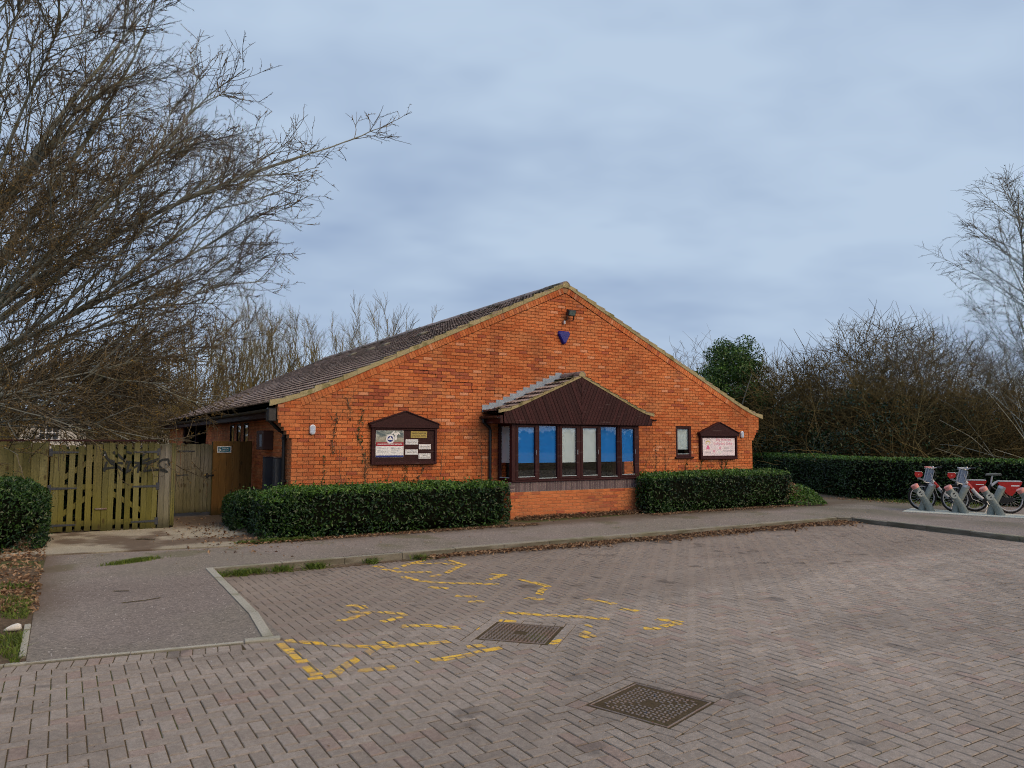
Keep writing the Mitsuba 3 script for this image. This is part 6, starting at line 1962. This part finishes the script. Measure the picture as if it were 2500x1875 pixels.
# tangle of dead stems in the dark foot of the thicket
n_ = 900
p_ = np.column_stack([19.8 + 13 * r.random(n_), 2.8 + 2.2 * r.normal(size=n_), 0.1 + 1.2 * r.random(n_)])
p_[:, 1] -= (p_[:, 0] - 20) * 0.25
TG = grow_from(p_, np.column_stack([r.normal(size=n_), r.normal(size=n_), 0.5 + np.abs(r.normal(size=n_))]), 1.2 + 2.0 * r.random(n_), 7, 0.15, -0.06, r)
m = tubes(TG, taperR(n_, 7, 0.012, 0.006, r), 3)
put("bramble_stems", m, THORN, None, label="tangle of dead bramble stems behind the boundary hedge", cat="undergrowth", kind="stuff", uv=np.column_stack([np.repeat(r.random(n_), 21), np.full(n_ * 21, 0.5)]))
# a far belt of bare woodland beyond everything, closing the horizon
r = RNG(801)
WB = []
for ang in np.linspace(-62, 118, 130):
    a = math.radians(ang) + 0.01 * r.normal()
    R = 78 + 16 * r.random()
    WB.append([CAM[0] + R * math.cos(a), CAM[1] + R * math.sin(a), 0])
WB = np.array(WB)
WB = WB[WB[:, 1] > -70]
S0 = grow_from(WB, np.column_stack([0.1 * r.normal(size=len(WB)), 0.1 * r.normal(size=len(WB)), np.ones(len(WB))]), 4.0 + 3.0 * r.random(len(WB)), 6, 0.05, 0.02, r)
S1 = sprout(S0, 16, 0.02, 1.0, 0.4, 1.1, 1.8, 3.4, 5, 0.10, 0.02, r, 0.5)
S2 = sprout(S1, 3, 0.1, 1.0, 0.4, 1.0, 0.8, 1.6, 3, 0.1, 0.0, r, 0.4)
bag = Bag()
for S, a, b_ in ((S0, 0.14, 0.04), (S1, 0.055, 0.03), (S2, 0.035, 0.025)):
    n, kk, _ = S.shape
    bag.add(tubes(S, taperR(n, kk, a, b_, r), 3), np.column_stack([np.repeat(r.random(n) * 0.7, kk * 3), np.full(n * kk * 3, 0.5)]))
bag.put("far_woodland", TWIG, label="far belt of bare woodland along the horizon", cat="woodland", kind="stuff")
m = 9000
a = np.radians(-62 + 180 * r.random(m))
R = 96 + 8 * r.random(m)
P = np.column_stack([CAM[0] + R * np.cos(a), CAM[1] + R * np.sin(a), 3.2 * r.random(m) ** 1.2])
L = 0.8 + 0.8 * r.random(m)
mesh = leaves(P, rdir(r, m), np.column_stack([CAM[0] - P[:, 0], CAM[1] - P[:, 1], 0 * a]) * 0.02 + 0.6 * r.normal(size=(m, 3)), L, L * 0.7)
put("far_scrub", mesh, TWIG, None, label="low far scrub under the woodland belt", cat="woodland", kind="stuff", uv=tone4(0.3 * r.random(m)))

m = 6500
a = np.radians(118 + 180 * r.random(m))
R = 36 + 7 * r.random(m)
P = np.column_stack([CAM[0] + R * np.cos(a), CAM[1] + R * np.sin(a), 6.5 * r.random(m)])
L = 0.5 + 0.7 * r.random(m)
mesh = leaves(P, rdir(r, m), np.column_stack([CAM[0] - P[:, 0], CAM[1] - P[:, 1], 0 * a]) * 0.03 + 0.6 * r.normal(size=(m, 3)), L, L * 0.6)
put("added_tree_belt", mesh, EVERG, None, label="unseen tree belt added behind the viewer to darken the pane reflections", cat="woodland", kind="stuff", uv=tone4(0.3 * r.random(m)))  # unseen belt, added so the panes reflect something dark

# ================================================================ FAR HOUSES AND A POST, LEFT
def house(x0, x1, y, ze, zr, wins, label):
    k = thing("house", label, "house", "far houses beyond the fence")
    wall = sbox(x0, 0, x1, ze)
    hol = [sbox(a, b_, c, d) for a, b_, c, d in wins]
    put("wall", Bag().add(plate(wall.difference(unary_union(hol)) if hol else wall, np.array([0, y, 0]), X, Z, -Y, -0.25, 0)).add(box(x0, x0 + 0.2, y + 0.25, y + 7, 0, ze)).add(box(x1 - 0.2, x1, y + 0.25, y + 7, 0, ze)).add(box(x0 + 0.2, x1 - 0.2, y + 6.8, y + 7, 0, ze)).mesh(), RENDER_W, k)
    o = [(y - 0.4, ze - 0.05), (y + 3.5, zr), (y + 7.4, ze - 0.05), (y + 7.4, ze + 0.12), (y + 3.5, zr + 0.18), (y - 0.4, ze + 0.12)]
    m = plate(Polygon(o).buffer(0), np.array([x0 - 0.3, 0, 0]), Y, Z, X, 0, x1 - x0 + 0.6)
    rk = put("roof", m, ROOFDARK, k)
    put("chimney", rbox(x0 + 0.9, x0 + 1.5, y + 3.2, y + 3.8, zr - 0.2, zr + 0.9), RED_BRICK_FAR, rk)
    for a, b_, c, d in wins:
        w_ = put("window", box(a + 0.05, c - 0.05, y + 0.08, y + 0.10, b_ + 0.05, d - 0.05), mat("far_glass%d" % len(scene), pr((0.05, 0.06, 0.08), 0.15, 0.6)), k)
        f = Bag()
        n = 3
        f.add(box(a, c, y + 0.02, y + 0.075, b_, b_ + 0.06)).add(box(a, c, y + 0.02, y + 0.075, d - 0.06, d)).add(box(a + 0.06, c - 0.06, y + 0.02, y + 0.07, 0.5 * (b_ + d) - 0.03, 0.5 * (b_ + d) + 0.03))
        for q in range(n + 1):
            xx = a + (c - a - 0.06) * q / n
            f.add(box(xx, xx + 0.06, y + 0.021, y + 0.074, b_ + 0.06, d - 0.06))
        f.put("frame", WHITE, w_)


house(-7.4, -2.2, 57.0, 3.35, 4.0, [(-5.55, 1.75, -4.15, 2.95)], "far pale rendered house with a white-framed window, seen over the fence")
house(0.5, 6.0, 60.0, 3.0, 5.2, [(1.2, 1.4, 2.4, 2.5)], "far pale house glimpsed through branches just left of the roof's far end")
ps = thing("pole", "thin rust-brown pole standing behind the fence left of the building", "pole")
put("shaft", tube([(-0.62, 29.0, 0), (-0.62, 29.0, 3.55)], [0.085, 0.075], 10), mat("rust_pole", pr((0.13, 0.062, 0.040), 0.7, 0.3)), ps)
put("cap", tube([(-0.62, 29.0, 3.55), (-0.62, 29.0, 3.62)], [0.09, 0.03], 10), BLACK, ps)

# ================================================================ HIRE BICYCLES AND THEIR DOCKS
UB = np.array([0.72, -0.694, 0.0])
UB /= np.linalg.norm(UB)
NB = np.array([UB[1], -UB[0], 0.0])      # across the bike, towards the car park
D0 = np.array([14.80, -4.16, 0.0])
DST = np.array([0.185, -0.722, 0.0])
strip = [D0 + np.array([-0.72, 0.20, 0]), D0 + np.array([0.42, 0.62, 0]), D0 + 6 * DST + np.array([0.5, 0.2, 0]), D0 + 6 * DST + np.array([-0.12, -0.20, 0])]
put("dock_plinth", plate(Polygon([p_[:2] for p_ in strip]), np.zeros(3), X, Y, Z, -0.02, 0.012), mat("plinth", pr((0.40, 0.41, 0.36), 0.85, 0.2)), None, label="pale concrete strip under the bike docks", kind="structure")


def L2W(o, s, t, z):
    return o + UB * s + NB * t + Z * z


def tubel(o, pts, r, s=8):
    return tube([L2W(o, *p_) for p_ in pts], r, s)


dock_lab = ["grey-green V-shaped bike dock with salmon cap, farthest left and holding a bicycle", "grey-green V-shaped bike dock holding the second bicycle", "grey-green V-shaped bike dock without a bicycle, in front of the second bicycle's rear wheel", "grey-green V-shaped bike dock cut by the right edge of the picture"]
for i in range(5):
    o = D0 + DST * i
    k = thing("bike_dock", dock_lab[i] if i < 4 else "grey-green V-shaped bike dock beyond the right edge of the picture", "bike dock", "V-shaped bike docks in a row")
    # feet flare out into the two arms
    put("arm", Bag().add(tubel(o, [(0.085, 0.05, 0.0), (0.070, 0.05, 0.07), (0.015, 0.05, 0.20), (-0.23, 0.05, 0.585)], [0.100, 0.090, 0.080, 0.080], 16)).mesh(), DOCK, k, smooth=50)
    put("arm", Bag().add(tubel(o, [(-0.075, -0.07, 0.0), (-0.060, -0.07, 0.09), (-0.01, -0.07, 0.24), (0.175, -0.07, 0.625)], [0.085, 0.078, 0.075, 0.080], 16)).mesh(), DOCK, k, smooth=50)
    dd = unit(UB * (-0.22) + Z * 0.365)
    e = L2W(o, -0.23, 0.05, 0.585)
    put("cap", tube([e - dd * 0.005, e + dd * 0.075, e + dd * 0.085], [0.084, 0.088, 0.080], 16), SALMON, k, smooth=40)
    dd = unit(UB * 0.185 + Z * 0.385)
    e = L2W(o, 0.175, -0.07, 0.625)
    put("collar", tube([e - dd * 0.005, e + dd * 0.050, e + dd * 0.058], [0.083, 0.083, 0.072], 16), STEEL, k, smooth=40)
    c = L2W(o, -0.145, 0.145, 0.455)
    nd = unit(NB + 0.15 * Z)
    ud, vd = unit(UB * 0.5 - Z * 0.83), None
    vd = np.cross(nd, ud)
    disc = plate(Point(0, 0).buffer(0.088), c - nd * 0.02, ud, vd, nd, 0, 0.018)
    put("badge", disc, mat("badge%d" % i, pr((0.33, 0.36, 0.34), 0.4, 0.4)), k)
    put("lock_slot", Bag().add(plate(sbox(-0.045, -0.03, -0.015, 0.025), c - nd * 0.002, ud, vd, nd, 0, 0.003)).add(plate(Polygon([(0.02, -0.035), (0.05, 0.0), (0.02, 0.03)]), c - nd * 0.002, ud, vd, nd, 0, 0.003)).mesh(), BLACK, k)


def bicycle(o, label, panel_mat):
    k = thing("bicycle", label, "bicycle", "red and grey hire bicycles in the docks")
    WB_, R = 1.20, 0.335
    for s_, nm in ((0.0, "front_wheel"), (WB_, "rear_wheel")):
        c = L2W(o, s_, 0, R)
        w_ = newkey(nm, k)
        scene[w_] = mikit.ply(ring(c, UB, Z, R - 0.024, 0.024, 40, 8), RUBBER, smooth=True)
        put("rim", ring(c, UB, Z, R - 0.058, 0.016, 40, 6), FRAMEGREY, w_, smooth=True)
        put("hub", tube([c - NB * 0.05, c + NB * 0.05], 0.035, 12), STEEL, w_)
        sp_ = Bag()
        for q in range(20):
            a = q * 2 * math.pi / 20
            d = math.cos(a) * UB + math.sin(a) * Z
            sp_.add(tube([c + NB * 0.03 * (1 if q % 2 else -1) + d * 0.03, c + d * (R - 0.06)], 0.0028, 4))
        sp_.put("spokes", STEEL, w_, kind="stuff")
    hd = (0.20, 0.0, 0.80)
    put("fork", Bag().add(tubel(o, [(0.0, 0.055, R), (0.12, 0.05, 0.66), (0.165, 0.0, 0.74), hd], 0.018)).add(tubel(o, [(0.0, -0.055, R), (0.12, -0.05, 0.66), (0.165, 0.0, 0.74)], 0.018)).mesh(), BLACK, k)
    put("head_tube", tubel(o, [(0.17, 0, 0.70), (0.225, 0, 0.90)], 0.045, 10), FRAMEGREY, k)
    put("down_tube", tubel(o, [(0.20, 0, 0.80), (0.30, 0, 0.68), (0.50, 0, 0.43), (0.66, 0, 0.29)], [0.045, 0.046, 0.044, 0.046], 10), FRAMEGREY, k, smooth=50)
    put("tube_decal", tubel(o, [(0.27, 0.003, 0.715), (0.37, 0.003, 0.592)], 0.0475, 10), RED, k, label="red band on the frame")
    put("seat_tube", tubel(o, [(0.66, 0, 0.29), (0.80, 0, 0.70)], 0.032, 8), BLACK, k)
    put("stays", Bag().add(tubel(o, [(0.66, 0.05, 0.29), (WB_, 0.065, R)], 0.014)).add(tubel(o, [(0.66, -0.05, 0.29), (WB_, -0.065, R)], 0.014)).add(tubel(o, [(0.79, 0.04, 0.66), (WB_, 0.065, R)], 0.012)).add(tubel(o, [(0.79, -0.04, 0.66), (WB_, -0.065, R)], 0.012)).mesh(), BLACK, k)
    put("seat_post", tubel(o, [(0.80, 0, 0.69), (0.845, 0, 0.93)], 0.020), STEEL, k)
    v = []
    for s_, w_, h_ in ((0.70, 0.02, 0.945), (0.76, 0.03, 0.962), (0.86, 0.055, 0.965), (0.95, 0.085, 0.968), (1.01, 0.085, 0.962), (1.03, 0.05, 0.955)):
        v += [L2W(o, s_, w_, h_ - 0.012), L2W(o, s_, -w_, h_ - 0.012), L2W(o, s_, w_ * 0.8, h_ + 0.012), L2W(o, s_, -w_ * 0.8, h_ + 0.012), L2W(o, s_, w_ * 0.6, h_ - 0.035), L2W(o, s_, -w_ * 0.6, h_ - 0.035)]
    h = trimesh.convex.convex_hull(np.array(v))
    put("saddle", (h.vertices, h.faces), mat("saddle%d" % len(scene), pr((0.13, 0.145, 0.14), 0.5, 0.4)), k, smooth=35)
    # chain case, crank and pedals
    put("chain_case", plate(unary_union([Point(0.66, 0.29).buffer(0.085), Point(WB_, R).buffer(0.055)]).convex_hull, o, UB, Z, NB, 0.058, 0.078), BLACK, k)
    put("crank", tubel(o, [(0.66, 0.09, 0.29), (0.745, 0.10, 0.145)], 0.013), STEEL, k)
    put("crank", tubel(o, [(0.66, -0.09, 0.29), (0.575, -0.10, 0.435)], 0.013), STEEL, k)
    for s_, t_, z_ in ((0.745, 0.145, 0.145), (0.575, -0.145, 0.435)):
        m = rbox(-0.05, 0.05, -0.045, 0.045, -0.012, 0.012, 0.004)
        put("pedal", place(m, np.column_stack([UB, NB, Z]), L2W(o, s_, t_, z_)), BLACK, k)
    put("kickstand", tubel(o, [(0.70, 0.05, 0.27), (0.60, 0.16, 0.02)], 0.010, 6), STEEL, k)
    # mudguards: a pale strip over a red skirt at the rear, a dark one in front
    skirt = Polygon([(0.93, 0.765), (1.44, 0.765), (1.455, 0.72), (1.37, 0.60), (1.23, 0.43), (1.16, 0.45), (1.00, 0.62)])
    for t_ in (0.062, -0.070):
        put("wheel_skirt", plate(skirt, o, UB, Z, NB, t_, t_ + 0.008), panel_mat, k, label="bright red skirt over the rear wheel")
    put("skirt_lettering", plate(sbox(1.22, 0.665, 1.40, 0.690), o, UB, Z, NB, 0.0702, 0.0712), PAPER, k)
    put("rear_mudguard", place(rbox(0.0, 0.50, -0.075, 0.075, 0.0, 0.032, 0.012), np.column_stack([UB, NB, Z]), L2W(o, 0.955, 0, 0.765)), FRAMEGREY, k)
    put("rear_mudguard_arm", tubel(o, [(0.80, 0, 0.66), (0.90, 0, 0.745), (1.0, 0, 0.785)], 0.03), FRAMEGREY, k)
    put("tail_light", place(rbox(0, 0.025, -0.03, 0.03, 0, 0.045, 0.006), np.column_stack([UB, NB, Z]), L2W(o, 1.455, 0, 0.735)), RED, k)
    a = np.linspace(math.radians(28), math.radians(150), 9)
    fmv = []
    fm = Bag()
    for t_ in (0,):
        P_ = [L2W(o, 0.362 * math.cos(q), 0, R + 0.362 * math.sin(q)) for q in a]
        wv = []
        for p_ in P_:
            wv += [p_ - NB * 0.034, p_ + NB * 0.034]
        wv = np.array(wv)
        cc = L2W(o, 0, 0, R)
        wi = cc + (wv - cc) * 0.975
        n = len(P_)
        f = [[2 * q, 2 * q + 1, 2 * q + 3, 2 * q + 2] for q in range(n - 1)]
        fm.add((wv, np.array(f))).add((wi, np.array([q[::-1] for q in f])))
    fm.put("front_mudguard", BLACK, k)
    # basket frame with pale screen, red plate in front, handlebar unit
    cr = L2W(o, 0.16, 0, 0.885)
    tilt = unit(UB * 0.26 + Z)
    pl = np.column_stack([unit(UB - tilt * (UB @ tilt)), NB, tilt])
    put("carrier_panel", place(rbox(-0.075, 0.075, 0.020, 0.045, -0.165, 0.165, 0.008), pl, cr), mat("carrier%d" % len(scene), pr((0.13, 0.175, 0.26), 0.3, 0.5)), k, label="pale blue-grey carrier panel below the handlebar")
    fr_ = Bag()
    for w_, h_ in ((0.092, 0.185),):
        pts = [(-w_, -h_ + 0.03), (-w_ + 0.03, -h_), (w_ - 0.03, -h_), (w_, -h_ + 0.03), (w_, h_ - 0.03), (w_ - 0.03, h_), (-w_ + 0.03, h_), (-w_, h_ - 0.03), (-w_, -h_ + 0.03)]
        fr_.add(tube([cr + pl @ np.array([a_, 0.045, b_]) for a_, b_ in pts], 0.011, 6))
    fr_.add(tube([cr + pl @ np.array([-0.04, 0.05, -0.18]), cr + pl @ np.array([-0.04, 0.05, 0.18])], 0.007, 5))
    fr_.put("carrier_frame", STEEL, k)
    put("carrier_wires", Bag().add(tubel(o, [(0.10, 0.05, 0.74), (-0.06, 0.06, 0.80), (-0.14, 0.06, 0.93)], 0.008, 5)).add(tubel(o, [(0.10, -0.05, 0.74), (-0.06, -0.06, 0.80), (-0.14, -0.06, 0.93)], 0.008, 5)).add(tubel(o, [(0.08, 0.02, 0.76), (-0.05, 0.02, 0.83)], 0.007, 5)).add(tubel(o, [(-0.17, 0.075, 0.985), (-0.03, 0.075, 0.985), (0.01, 0.075, 0.95)], 0.008, 5)).mesh(), STEEL, k)
    put("front_plate", plate(Polygon([(-0.165, 0.965), (-0.01, 0.965), (0.0, 0.90), (-0.03, 0.855), (-0.13, 0.84), (-0.175, 0.90)]).buffer(0.006), o, UB, Z, NB, 0.075, 0.088), RED, k, label="small bright red plate ahead of the carrier")
    put("plate_mark", plate(Polygon([(-0.10, 0.925), (-0.07, 0.925), (-0.085, 0.885)]), o, UB, Z, NB, 0.0882, 0.0892), SALMON, k)
    put("handlebar_unit", place(rbox(-0.115, 0.115, -0.055, 0.055, -0.020, 0.024, 0.012), np.column_stack([unit(UB - 0.1 * Z), NB, unit(Z + 0.1 * UB)]), L2W(o, 0.20, 0, 1.085)), SALMON if panel_mat == "m_red_a" else FRAMEGREY, k)
    put("stem", tubel(o, [(0.22, 0, 0.88), (0.205, 0, 1.07)], 0.024), BLACK, k)
    put("handlebar", tubel(o, [(0.36, 0.31, 1.10), (0.27, 0.22, 1.095), (0.20, 0.10, 1.075), (0.20, -0.10, 1.075), (0.27, -0.22, 1.095), (0.36, -0.31, 1.10)], 0.013), FRAMEGREY, k)
    for s_ in (-1, 1):
        put("grip", tubel(o, [(0.37, s_ * 0.32, 1.10), (0.295, s_ * 0.245, 1.097)], 0.018), BLACK, k)
        put("brake_lever", tubel(o, [(0.25, s_ * 0.20, 1.08), (0.17, s_ * 0.25, 1.05), (0.16, s_ * 0.29, 1.05)], 0.007, 5), STEEL, k)
    put("brake_cable", Bag().add(tubel(o, [(0.26, 0.20, 1.08), (0.34, 0.14, 1.00), (0.30, 0.06, 0.86), (0.20, 0.05, 0.74)], 0.005, 5)).add(tubel(o, [(0.26, -0.20, 1.08), (0.36, -0.10, 0.98), (0.31, 0.0, 0.80), (0.24, 0.0, 0.70)], 0.005, 5)).mesh(), BLACK, k)
    put("bell", tubel(o, [(0.235, 0.155, 1.10), (0.235, 0.155, 1.13)], [0.024, 0.014], 8), STEEL, k)
    put("cable", tubel(o, [(0.20, 0.05, 0.95), (0.26, 0.05, 0.70), (0.30, 0.05, 0.52), (0.36, 0.06, 0.34), (0.50, 0.06, 0.28)], 0.007, 5), FRAMEGREY, k)


scene["m_red_a"] = pr((0.360, 0.014, 0.011), 0.35, 0.5)
WO = -NB * 0.20 + UB * (-0.02)
bicycle(D0 + WO, "red and grey hire bicycle with salmon handlebar unit, in the left dock", "m_red_a")
bicycle(D0 + DST + WO, "red and grey hire bicycle with grey handlebar unit and visible saddle, in the second dock", RED)
